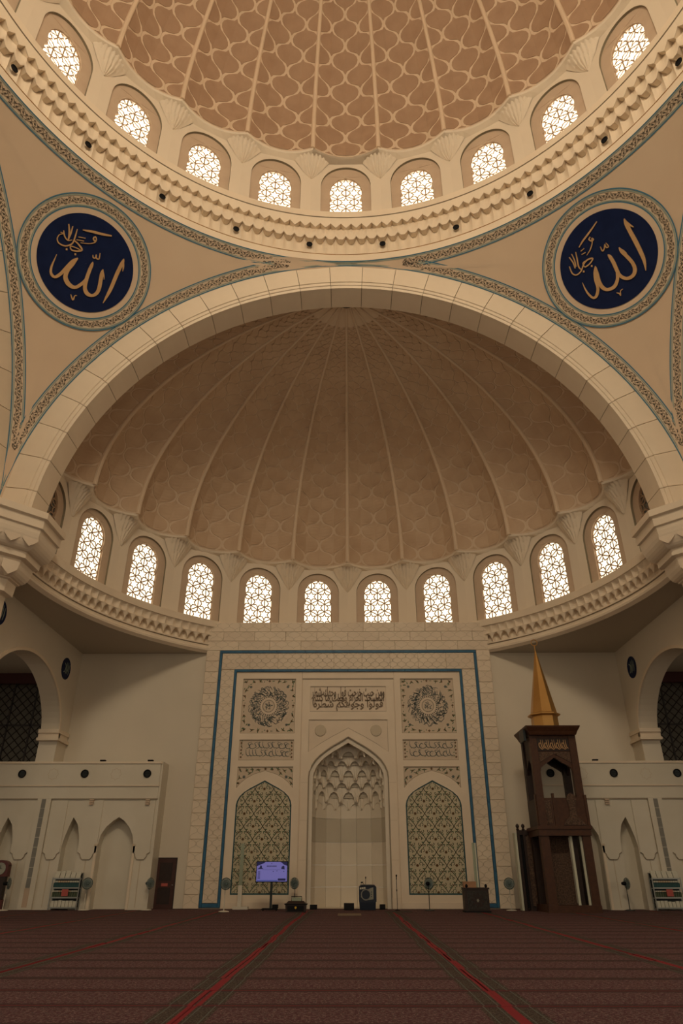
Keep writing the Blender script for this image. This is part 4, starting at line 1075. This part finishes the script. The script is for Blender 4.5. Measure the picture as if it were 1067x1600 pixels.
# ------------------------------------------------------------------ door
d = thing('door_1', kind='structure', loc=(-9.56, 40.25, 0))
MB().box(-.50, .50, -.03, .02, 0, 2.28).build('door_leaf', 'door', d)
MB().box(-.55, -.50, -.05, .02, 0, 2.33).box(.50, .55, -.05, .02, 0, 2.33).box(-.55, .55, -.05, .02, 2.28, 2.33).build('door_frame', 'wood_dark', d)
for z0, z1 in ((.2, .95), (1.25, 2.1)): MB().box(-.33, .33, -.045, -.03, z0, z1).build('door_panel', 'wood_dark', d)
MB().box(-.17, .17, -.06, -.04, 1.0, 1.14).build('red_sign', 'sign_red', d); MB().tube([(.40, -.05, 1.06), (.40, -.10, 1.06), (.46, -.10, 1.06)], .02, 6).build('door_handle', 'metal', d)

# ------------------------------------------------------------------ pulpit (minbar)
mb = thing('pulpit', 'tall dark wooden pulpit tower with gilded spire and carved balcony', 'pulpit', (10.28, 35.8, 0))
DP = 1.95
MB().box(-1.22, 1.18, 0, 2.7, 0, .30).build('plinth', 'wood', mb)
for x0, x1 in ((-1.20, -.80), (.78, 1.16)):
    MB().box(x0, x1, .02, .42, .30, 3.2).build('front_post', 'wood', mb); MB().box(x0, x1, 1.7, 2.05, .30, 3.2).build('rear_post', 'wood_dark', mb)
MB().box(-.80, .30, .75, .80, .30, 3.2).build('carved_back_panel', 'wood_carved', mb)
for sx_ in (-.80, .78): MB().box(sx_ - .02, sx_ + .02, .42, 1.7, .3, 3.2).build('side_panel', 'wood_dark', mb)
for x in (.27, .74): MB().box(x - .055, x + .055, .20, .30, .30, 3.17).build('pale_pole', 'pale_post', mb)
MB().box(.40, .62, .5, .56, .3, 3.1).build('inner_slat', 'wood_dark', mb)
MB().box(-1.26, 1.20, -.06, 2.1, 3.16, 3.44).box(-1.32, 1.26, -.12, 2.15, 3.44, 3.58).build('platform', 'wood', mb)
# balcony front with canted left bay
b = MB(); b.box(-.42, 1.20, -.04, .05, 3.58, 4.82).build('balcony_front', 'wood', mb)
MB().loft([[(-.98, .22, z), (-.42, -.04, z), (-.42, .05, z), (-.98, .31, z)] for z in (3.58, 4.82)]).build('balcony_canted_panel', 'wood', mb)
MB().box(-1.2, -.95, .20, .40, 3.3, 5.0).build('corner_post', 'wood', mb)
c = MB(); c.prism([[(-.05, 0), (1.0, 0), (.86, .22), (.66, .35), (.62, .8), (.70, 1.1), (.66, 1.3), (.475, 1.42), (.28, 1.3), (.24, 1.1), (.32, .8), (.28, .35), (.09, .22)]], -.09, -.04, lambda x, z, d: (x, d, 3.62 + z)).build('carved_ornament', 'wood_carved', mb)
MB().loft([[(-.86, .13, z), (-.54, -.02, z), (-.54, .02, z), (-.86, .17, z)] for z in (3.68, 4.72)]).build('carved_ornament', 'wood_carved', mb)
MB().box(-.44, -.34, -.10, .06, 3.58, 5.02).build('baluster', 'wood', mb); MB().box(1.10, 1.22, -.08, .1, 3.5, 4.95).build('baluster', 'wood', mb)
for sx_ in (-1.18, 1.12): MB().box(sx_, sx_ + .06, .3, 1.9, 3.58, 4.8).build('balcony_side', 'wood_dark', mb)
# canopy
for x0, x1 in ((-1.16, -.80), (.80, 1.16)):
    for y0, y1 in ((.02, .34), (1.62, 1.94)): MB().box(x0, x1, y0, y1, 3.58, 7.76).build('canopy_post', 'wood' if y0 < 1 else 'wood_dark', mb)
apf = [(-.80, 7.74), (-.80, 5.95), (-.74, 6.2), (-.60, 6.32), (-.3, 6.50), (-.02, 6.70), (.26, 6.50), (.58, 6.32), (.74, 6.2), (.80, 5.95), (.80, 7.74)]
for y0 in (.08, 1.72): MB().prism([apf], 0, .14, lambda x, z, d: (x, y0 + d, z)).build('arched_panel', 'wood' if y0 < 1 else 'wood_dark', mb)
for x0 in (-1.08, .94): MB().prism([[(.3, 7.74), (.3, 5.95), (.45, 6.25), (.98, 6.7), (1.5, 6.25), (1.66, 5.95), (1.66, 7.74)]], 0, .14, lambda y, z, d: (x0 + d, y, z)).build('arched_panel', 'wood_dark', mb)
ins = MB().box(-.78, .78, .045, .08, 7.0, 7.60).build('inscription_board', 'wood_dark', mb)
rg = random.Random(2); o = MB(); L = lambda x, z, d: (x, .04, z)
for k in range(15):
    x = -.70 + k * .095
    S = [(x, 7.54, .015), (x + .01, 7.3, .035), (x + .05, 7.16, .035), (x + .12, 7.12, .015)] if k % 3 else [(x + .1, 7.34, .015), (x + .02, 7.38, .035), (x, 7.22, .035), (x + .12, 7.08, .03), (x + .2, 7.12, .012)]
    Q = smooth_stroke(S, 3); o.ribbon([(q[0], q[1]) for q in Q], [q[2] for q in Q], 0, L)
o.build('gold_script', 'gold_letter', ins)
MB().prism([[(-.78, 6.95), (-.78, 6.45), (-.3, 6.72), (-.02, 6.86), (.26, 6.72), (.78, 6.45), (.78, 6.95)]], 0, .04, lambda x, z, d: (x, .05 + d, z)).build('carved_spandrel', 'wood_carved', mb)
def sq(h, z, cy=.975): return [(-h, cy - h, z), (h - .02, cy - h, z), (h - .02, cy + h, z), (-h, cy + h, z)]
MB().loft([sq(1.17, 7.74), sq(1.20, 7.80), sq(1.24, 7.9), sq(1.36, 8.10), sq(1.37, 8.16), sq(.7, 8.18)]).build('cornice', 'wood', mb)
MB().box(-1.42, -1.30, .1, 1.0, 7.5, 8.05).build('corner_loudspeaker', 'dark_metal', mb)
def octo(r, z): return [(r * cos(pi / 8 + k * pi / 4), .975 + r * sin(pi / 8 + k * pi / 4), z) for k in range(8)]
MB().loft([octo(.70, 8.16), octo(.68, 8.82)]).build('spire_neck', 'gold', mb)
MB().loft([octo(.72, 8.82), octo(.84, 8.88), octo(.84, 8.94), octo(.70, 9.0)]).build('spire_ring', 'gold', mb)
MB().loft([octo(.68, 9.0), octo(.02, 12.45)]).build('spire', 'gold', mb)
MB().tube([(0, .975, 12.3), (0, .975, 12.66)], .03, 6).build('finial_rod', 'gold', mb)
MB().tube([(.17 * sin(a), .975, 12.84 - .17 * cos(a)) for a in [2 * pi * k / 20 for k in range(21)]], .025, 6).build('finial_ring', 'gold', mb)
# stair portal behind
st = place('stair_gate', None, mb, (8.75 - 10.28, 38.05 - 35.8, 0))
for x in (-.22, .06):
    MB().box(x - .06, x + .06, -.06, .06, 0, 3.5).build('gate_post', 'wood_dark', st)
    MB().lathe([(.05, 3.5), (.09, 3.55), (.05, 3.6), (.09, 3.68), (.08, 3.76), (.001, 3.82)], 12, c=(x, 0)).build('finial', 'wood_dark', st)
MB().box(-.26, .72, -.02, .10, 3.3, 3.52).build('lintel', 'wood_dark', st); MB().box(.06, .72, .04, .10, .2, 3.3).build('carved_side', 'wood_carved', st)
MB().box(-.16, .0, .05, .09, .1, 3.3).build('gate_leaf', 'black', st)
MB().box(-.40, -.30, .0, .5, 0, 3.4).build('pale_edge', 'pale_post', st)
for k in range(5): MB().box(.1, .72, .1 + k * .28, .38 + k * .28, 0, .3 + k * .3).build('step', 'wood_dark', st)

# ------------------------------------------------------------------ standing fans
def make_fan(white):
    t = thing('standing_fan', '', 'fan')
    MB().lathe([(.001, .05), (.10, .05), (.24, .025), (.25, 0), (.001, 0)], 24).build('base', 'white' if white else 'dark_metal', t)
    MB().tube([(0, 0, .03), (0, 0, .70)], .022, 8).build('pole', 'white' if white else 'dark_metal', t); MB().tube([(0, 0, .65), (0, 0, 1.08)], .015, 8).build('upper_pole', 'metal' if white else 'dark_metal', t)
    h = MB().lathe([(.001, .24), (.06, .22), (.085, .12), (.08, .02), (.04, 0), (.001, 0)], 14); h.build('motor_housing', 'black', t, loc=(0, -.02, 1.15), rot=(radians(-90), 0, 0))
    g = MB()
    for r, y in ((.25, -.07), (.23, -.11), (.15, -.14), (.08, -.15), (.23, -.03), (.12, 0)): g.tube([(r * cos(a), y, 1.15 + r * sin(a)) for a in [2 * pi * k / 24 for k in range(25)]], .007 if r != .25 else .013, 4, cap=False)
    for k in range(20):
        a = 2 * pi * k / 20; g.tube([(.05 * cos(a), -.15, 1.15 + .05 * sin(a)), (.16 * cos(a), -.137, 1.15 + .16 * sin(a)), (.25 * cos(a), -.07, 1.15 + .25 * sin(a)), (.12 * cos(a), 0, 1.15 + .12 * sin(a))], .0045, 3, cap=False)
    g.build('guard', 'fan_guard', t)
    for k in range(5):
        a = 2 * pi * k / 5; b = MB(); rows = []
        for i in range(5):
            r = .04 + .045 * i; wd = .05 + .045 * i * (1 if i < 4 else .8); rows.append([(r * cos(a + s * wd / max(r, .08)), -.07 + .025 * s, 1.15 + r * sin(a + s * wd / max(r, .08))) for s in (-1, 0, 1)])
        b.grid(rows).build('blade', 'fan_blade', t)
    MB().lathe([(.001, .03), (.045, .02), (.045, -.01)], 12).build('hub', 'fan_guard', t, loc=(0, -.14, 1.15), rot=(radians(90), 0, 0))
    return t
FANS = [(-12.98, 38.45, 25, 1, 'standing fan with pale base beside the crowded book rack'), (-9.92, 38.55, 60, 1, 'standing fan with pale base beside the brown door'), (-5.85, 36.85, 20, 1, 'standing fan with pale base beside the blue tile strip foot, near the television'),
        (-2.72, 39.3, -25, 0, 'dark standing fan behind the black donation chest'), (3.90, 38.2, 150, 0, 'dark standing fan in front of the arabesque panel, seen from its motor side'), (7.87, 38.3, -5, 1, 'standing fan with pale base between carved chest and pulpit'),
        (13.6, 38.35, 100, 0, 'dark standing fan turned edge-on beside the right-hand book rack and pulpit'.replace('right-hand ', '')), (-16.75, 38.0, 110, 1, 'standing fan leaning near the tall red-brown clock')]
protos = {}
for x, y, a, wh, lab in FANS:
    if wh not in protos: protos[wh] = make_fan(wh); f = protos[wh]
    else: f = copy_tree(protos[wh])
    f.location = (x, y, 0); f.rotation_euler = (0, 0, radians(a)); f['label'] = lab; f['group'] = 'standing fans along the wall'

# ------------------------------------------------------------------ book racks with books
def rack(x0, x1, yf, side, who):
    w_ = x1 - x0; t = thing('book_rack', 'metal book rack with red notice, standing %s' % who, 'book rack', ((x0 + x1) / 2, yf, 0)); hw = w_ / 2
    for sx in (-1, 1):
        for y in (0, .34): MB().box(sx * hw - .02, sx * hw + .02, y - .02, y + .02, 0, 1.42 if y == 0 else 1.62).build('upright', 'metal', t)
    lv = (.10, .53, .95, 1.36)
    for z in lv: MB().box(-hw, hw, -.02, .36, z - .03, z).build('shelf', 'metal', t)
    for z in lv: MB().box(-hw, hw, -.035, -.02, z - .02, z + .035).build('front_rail', 'metal', t)
    MB().box(-hw, hw, .33, .35, .1, 1.6).build('back_sheet', 'dark_metal', t)
    MB().box(-.12, .20, -.06, -.045, .60, .90).build('red_notice', 'sign_red', t)
    rng = random.Random(11 + side)
    def bk(x, y, z, w, d_, h, m, tilt, lab, grp):
        b = MB(); b.box(-w / 2, w / 2, 0, d_, 0, h, 0); b.box(-w / 2 + .006, w / 2 - .006, .01, d_ + .004, .012, h - .012, 1)
        place('book', b.mesh('book', [m, 'book_peach']), None, ((x0 + x1) / 2 + x, yf + y, z), (tilt, 0, 0), lab, 'book', grp)
    g = 'books on the rack ' + who
    for i in range(7):
        w = (w_ - .1) / 7; bk(-hw + .05 + w * (i + .5), .04, .10, w * .86, .22, rng.uniform(.27, .34), 'book_white', -.15, 'pale book on the lowest shelf of rack ' + who, g)
    for i in range(12):
        w = (w_ - .1) / 12; bk(-hw + .05 + w * (i + .5), .06, .53, w * .8, .2, .24, 'book_green', 0, 'dark green book on the second shelf of rack ' + who, g)
    for i in range(12):
        w = (w_ - .1) / 12; bk(-hw + .05 + w * (i + .5), .01, .785, w * .8, .16, .055, 'book_peach' if 3 <= i < 9 else 'book_white', 0, 'small booklet lying on dark green books of rack ' + who, g)
    for i in range(10):
        w = (w_ - .1) / 10; bk(-hw + .05 + w * (i + .5), .06, .95, w * .95, .22, .23, 'book_teal', 0, 'dark teal book on the third shelf of rack ' + who, g)
    for i in range(11):
        w = (w_ - .1) / 11; bk(-hw + .05 + w * (i + .5), .01, 1.195, w * .8, .16, .075, 'book_peach' if 2 <= i < 7 else 'book_white', 0, 'small booklet lying on dark teal books of rack ' + who, g)
    for i in range(5):
        w = (w_ - .06) / 5; bk(-hw + .03 + w * (i + .5), .03, 1.365, w * .88, .05, rng.uniform(.30, .40), 'book_white', -.42, 'large pale book leaning on top shelf of rack ' + who, g)
rack(-14.75, -13.38, 38.5, 0, 'on the brown door side')
rack(14.95, 16.35, 38.4, 1, 'beyond the pulpit')

# ------------------------------------------------------------------ television on stand
t = thing('television', 'flat television on a wheeled pole stand showing a violet notice screen', 'television', (-3.78, 38.0, 0))
tv = MB().box(-.79, .77, -.03, .05, 1.20, 2.12).build('housing', 'black', t)
MB().box(-.76, .74, -.036, -.03, 1.24, 2.09).build('screen', 'screen', tv)
sd = MB(); yv = -.04; fm = lambda x, z, d: (x, d, z)
sd.prism([[(-.76, 2.09), (-.76, 1.90), (-.60, 1.97), (-.42, 2.03), (-.34, 2.09)]], yv, yv, fm); sd.prism([[(.74, 2.09), (.74, 1.92), (.58, 1.97), (.46, 2.06), (.40, 2.09)]], yv, yv, fm)
sd.box(.30, .68, yv - .002, yv, 1.27, 1.37); sd.prism([[(-.74, 1.77), (-.42, 1.78), (-.50, 1.83), (-.52, 1.92), (-.58, 1.95), (-.62, 1.85)]], yv, yv, fm)
sd.prism([[(.44, 1.78), (.62, 1.76), (.60, 1.90), (.54, 1.93), (.47, 1.88)]], yv, yv, fm)
for k in range(9): sd.box(-.27 + k * .055, -.235 + k * .055, yv - .002, yv, 1.875, 1.93)
for k in range(6): sd.box(-.70, -.58, yv - .002, yv, 1.36 + k * .058, 1.385 + k * .058)
sd.box(-.48, .42, yv - .002, yv, 1.745, 1.752)
for x, z in ((.06, 1.66), (.24, 1.68), (.58, 1.66), (-.03, 2.0)): sd.box(x - .02, x + .02, yv - .002, yv, z, z + .03)
sd.build('screen_graphics', 'screen_dark', tv); MB().box(-.74, .28, yv - .002, yv, 1.25, 1.30).build('screen_footer', 'screen_blue', tv)
MB().box(-.06, .05, -.02, .06, .08, 1.25).build('pole', 'dark_metal', t); MB().box(-.25, .22, -.06, -.02, .72, .75).build('tray', 'dark_metal', t)
MB().prism([[(-.48, 0), (.36, 0), (.30, .06), (-.40, .06)]], -.25, .25, lambda x, z, d: (x, d, .04 + z)).build('base', 'black', t)
for x in (-.36, .28):
    for y in (-.2, .2): MB().lathe([(.001, -.015), (.04, -.015), (.04, .015), (.001, .015)], 12).build('wheel', 'black', t, loc=(x, y, .04), rot=(0, radians(90), 0))
MB().box(.08, .36, -.15, .1, .10, .26).build('device_box', 'black', t)

# ------------------------------------------------------------------ donation chest
t = thing('donation_chest', 'low black chest with sloping lid, top handle and yellow emblem', 'chest', (-2.46, 36.3, 0))
MB().loft([[(-.46, 0, 0), (.46, 0, 0), (.46, .5, 0), (-.46, .5, 0)], [(-.48, -.01, .30), (.48, -.01, .30), (.48, .51, .30), (-.48, .51, .30)]]).build('body', 'wood_dark', t)
MB().box(-.52, .52, -.04, .54, .30, .345).build('lid_rim', 'black', t)
MB().loft([[(-.46, 0, .345), (.46, 0, .345), (.46, .5, .345), (-.46, .5, .345)], [(-.36, .12, .45), (.36, .12, .45), (.36, .4, .45), (-.36, .4, .45)]]).build('lid', 'wood_dark', t)
MB().tube([(-.22, .25, .44), (-.22, .25, .63), (.26, .25, .63), (.26, .25, .44)], .022, 6).build('handle', 'black', t); MB().box(-.2, .24, .24, .26, .45, .60).build('clear_slot', 'glass_green', t)
MB().lathe([(.001, .02), (.05, .02), (.065, 0)], 6).build('yellow_emblem', 'yellow', t, loc=(0, -.005, .19), rot=(radians(90), 0, 0))
MB().box(-.38, .38, -.018, -.005, .05, .26).build('front_panel', 'black', t)

# ------------------------------------------------------------------ lectern, microphones, monitors
t = thing('lectern', 'dark blue lectern with pale angular plate, round emblem and two thin microphones', 'lectern', (.93, 38.75, 0))
MB().loft([[(-.40, 0, 0), (.38, 0, 0), (.38, .45, 0), (-.40, .45, 0)], [(-.42, -.02, .34), (.40, -.02, .34), (.40, .47, .34), (-.42, .47, .34)], [(-.43, -.02, .36), (.43, -.02, .36), (.43, .5, .36), (-.43, .5, .36)], [(-.43, -.02, 1.0), (.43, -.02, 1.0), (.43, .5, 1.0), (-.43, .5, 1.0)], [(-.30, .05, 1.07), (.32, .05, 1.07), (.34, .45, 1.1), (-.34, .45, 1.1)]]).build('body', 'lectern', t)
MB().prism([[(-.34, .55), (-.12, .42), (.28, .46), (.28, .98), (.02, .90), (-.30, .78)]], -.035, -.02, lambda x, z, d: (x, d, z)).build('pale_plate', 'emblem', t)
MB().lathe([(.001, .0), (.21, .0), (.21, .02), (.25, .02), (.25, 0)], 28).build('round_emblem', 'dark_grey', t, loc=(-.09, -.036, .66), rot=(radians(90), 0, 0))
MB().lathe([(.001, .0), (.20, .0), (.20, -.01)], 28).build('emblem_field', 'lectern', t, loc=(-.09, -.042, .66), rot=(radians(90), 0, 0))
for k in range(3): MB().box(-.39 + k * .10, -.31 + k * .10, -.03, -.02, .89 + k * .012, .97 + k * .012).build('letter_tile', 'book_white', t)
for k in range(3): MB().box(.17, .21, -.04, -.035, .55 + k * .1, .6 + k * .1).build('small_mark', 'lectern', t)
MB().tube([(-.09, .2, 1.05), (-.09, .1, 1.28), (-.09, .02, 1.40)], .012, 6).tube([(-.09, .02, 1.36), (-.09, 0, 1.44)], .028, 8).build('microphone', 'black', t)
MB().tube([(-.15, .2, 1.08), (-.25, .1, 1.18), (-.33, .05, 1.22)], .012, 6).tube([(-.22, .1, 1.21), (-.33, .04, 1.17)], .022, 8).build('microphone', 'black', t)
def monitor(x, y, w_, h, lab):
    t = thing('floor_monitor', lab, 'speaker', (x, y, 0), group='floor monitor speakers')
    MB().prism([[(0, 0), (.32, 0), (.32, h), (.10, h)]], -w_ / 2, w_ / 2, lambda yy, z, d: (d, yy, z)).build('cabinet', 'black', t)
    MB().prism([[(-.01, .03), (.085, h - .03), (.10, h - .03), (.005, .03)]], -w_ / 2 + .03, w_ / 2 - .03, lambda yy, z, d: (d, yy, z)).build('grille', 'black', t)
monitor(0, 38.75, .50, .29, 'black floor monitor speaker beside the blue lectern'); monitor(1.68, 39.35, .28, .22, 'small black floor box between lectern and microphone stand'); monitor(-1.78, 39.35, .36, .2, 'small black floor box beside the donation chest')
t = thing('microphone_stand', 'slim black upright microphone stand before the stone frame', 'microphone stand', (2.34, 38.2, 0))
MB().lathe([(.001, .04), (.03, .05), (.13, .015), (.13, 0), (.001, 0)], 20).build('base', 'black', t); MB().tube([(0, 0, .02), (0, 0, 1.35)], .013, 8).build('pole', 'dark_metal', t)
MB().tube([(0, 0, .82), (0, 0, .90)], .022, 8).build('clutch', 'black', t); MB().tube([(0, 0, 1.33), (0, -.03, 1.46)], .02, 8).tube([(0, -.03, 1.45), (0, -.05, 1.53)], .034, 8).build('microphone', 'black', t)

# ------------------------------------------------------------------ carved black chest and wooden box
t = thing('carved_cabinet', 'black carved square cabinet with two round knobs on top', 'cabinet', (5.92, 36.3, 0))
MB().box(-.56, .56, 0, .75, .03, .97).build('body', 'wood_dark', t); MB().box(-.60, .60, -.03, .78, 0, .06).build('foot', 'black', t); MB().box(-.58, .60, -.03, .78, .94, 1.0).build('top', 'wood_dark', t)
MB().box(-.44, .50, -.015, 0, .12, .88).build('carved_panel', 'carved_black', t)
o = MB(); L = lambda x, z, d: (x, -.025, z)
for k in range(8):
    a = k * pi / 4; leaf(o, .03 + .04 * cos(a), .48 + .04 * sin(a), a, .26, .06, 0, L, 0); leaf(o, .03 + .2 * cos(a + .4), .48 + .2 * sin(a + .4), a + 1.2, .16, .04, 0, L, 0)
flower(o, .03, .48, .09, 0, L, 1); o.build('carved_flower', ['wood_dark', 'emblem'], t)
for x in (-.44, .46): MB().lathe([(.03, 1.0), (.06, 1.03), (.065, 1.08), (.03, 1.14), (.001, 1.15)], 14, c=(x, .06)).build('knob', 'black', t)
t = thing('wooden_box', 'light brown wooden box lying on the black carved cabinet', 'box', (5.68, 36.75, 1.0))
MB().box(-.30, .30, -.15, .15, 0, .20).build('body', 'wood_light', t); MB().box(-.31, .31, -.16, .16, .20, .25).build('lid', 'wood_light', t)
t = thing('glass_panel_stand', 'tall slim greenish glass panel standing behind the carved cabinet', 'stand', (6.30, 38.3, 0))
MB().box(-.10, .02, -.02, .02, .1, 2.95).build('glass', 'glass_green', t); MB().box(.02, .09, -.03, .03, 0, 2.95).build('edge_post', 'pale_post', t); MB().box(-.3, .3, -.2, .2, 0, .1).build('foot', 'white', t)
t = thing('glass_panel_stand', 'tall slim greenish glass panel on white post beside the television', 'stand', (-5.5, 39.4, 0))
MB().box(-.09, .09, -.015, .015, 1.04, 2.97).build('glass', 'glass_green', t); MB().box(-.10, .10, -.05, .05, .12, 1.06).build('white_post', 'white', t); MB().box(-.30, .45, -.2, .2, 0, .12).build('foot', 'white', t)

# ------------------------------------------------------------------ tall clock and small mats
t = thing('longcase_clock', 'tall red-brown longcase clock with round dial by the side aisle', 'clock', (-17.35, 38.2, 0))
MB().box(-.40, .40, 0, .35, 0, .45).build('base', 'clock_wood', t); MB().box(-.30, .30, .03, .32, .45, 1.45).build('trunk', 'wood_dark', t)
MB().prism([[(-.38, 1.45), (.38, 1.45), (.38, 1.95)] + arc(0, 1.92, .38, .26, 0, pi, 12) + [(-.38, 1.95)]], 0, .35, lambda x, z, d: (x, d, z)).build('hood', 'clock_wood', t)
MB().lathe([(.001, 0), (.24, 0), (.25, .02), (.27, .02), (.27, -.02)], 24).build('dial', 'dial', t, loc=(0, -.01, 1.80), rot=(radians(90), 0, 0))
MB().lathe([(.001, 0), (.09, 0), (.09, .01)], 16).build('pendulum', 'metal', t, loc=(0, .015, .95), rot=(radians(90), 0, 0))
MB().box(-.008, .008, -.035, -.025, 1.8, 1.96).box(0, .1, -.035, -.025, 1.795, 1.81).build('hands', 'black', t)
MB().box(-.5, .5, -.75, .75, 0, .015).build('prayer_mat', 'mat_rug', loc=(.02, 34.2, .001), label='small pale prayer mat in front of the floor monitor', cat='rug')
MB().box(-.62, .62, -.7, .7, 0, .012).build('prayer_mat', 'carpet_edge', loc=(2.3, 37.0, .001), label='small patterned mat in front of the microphone stand', cat='rug')
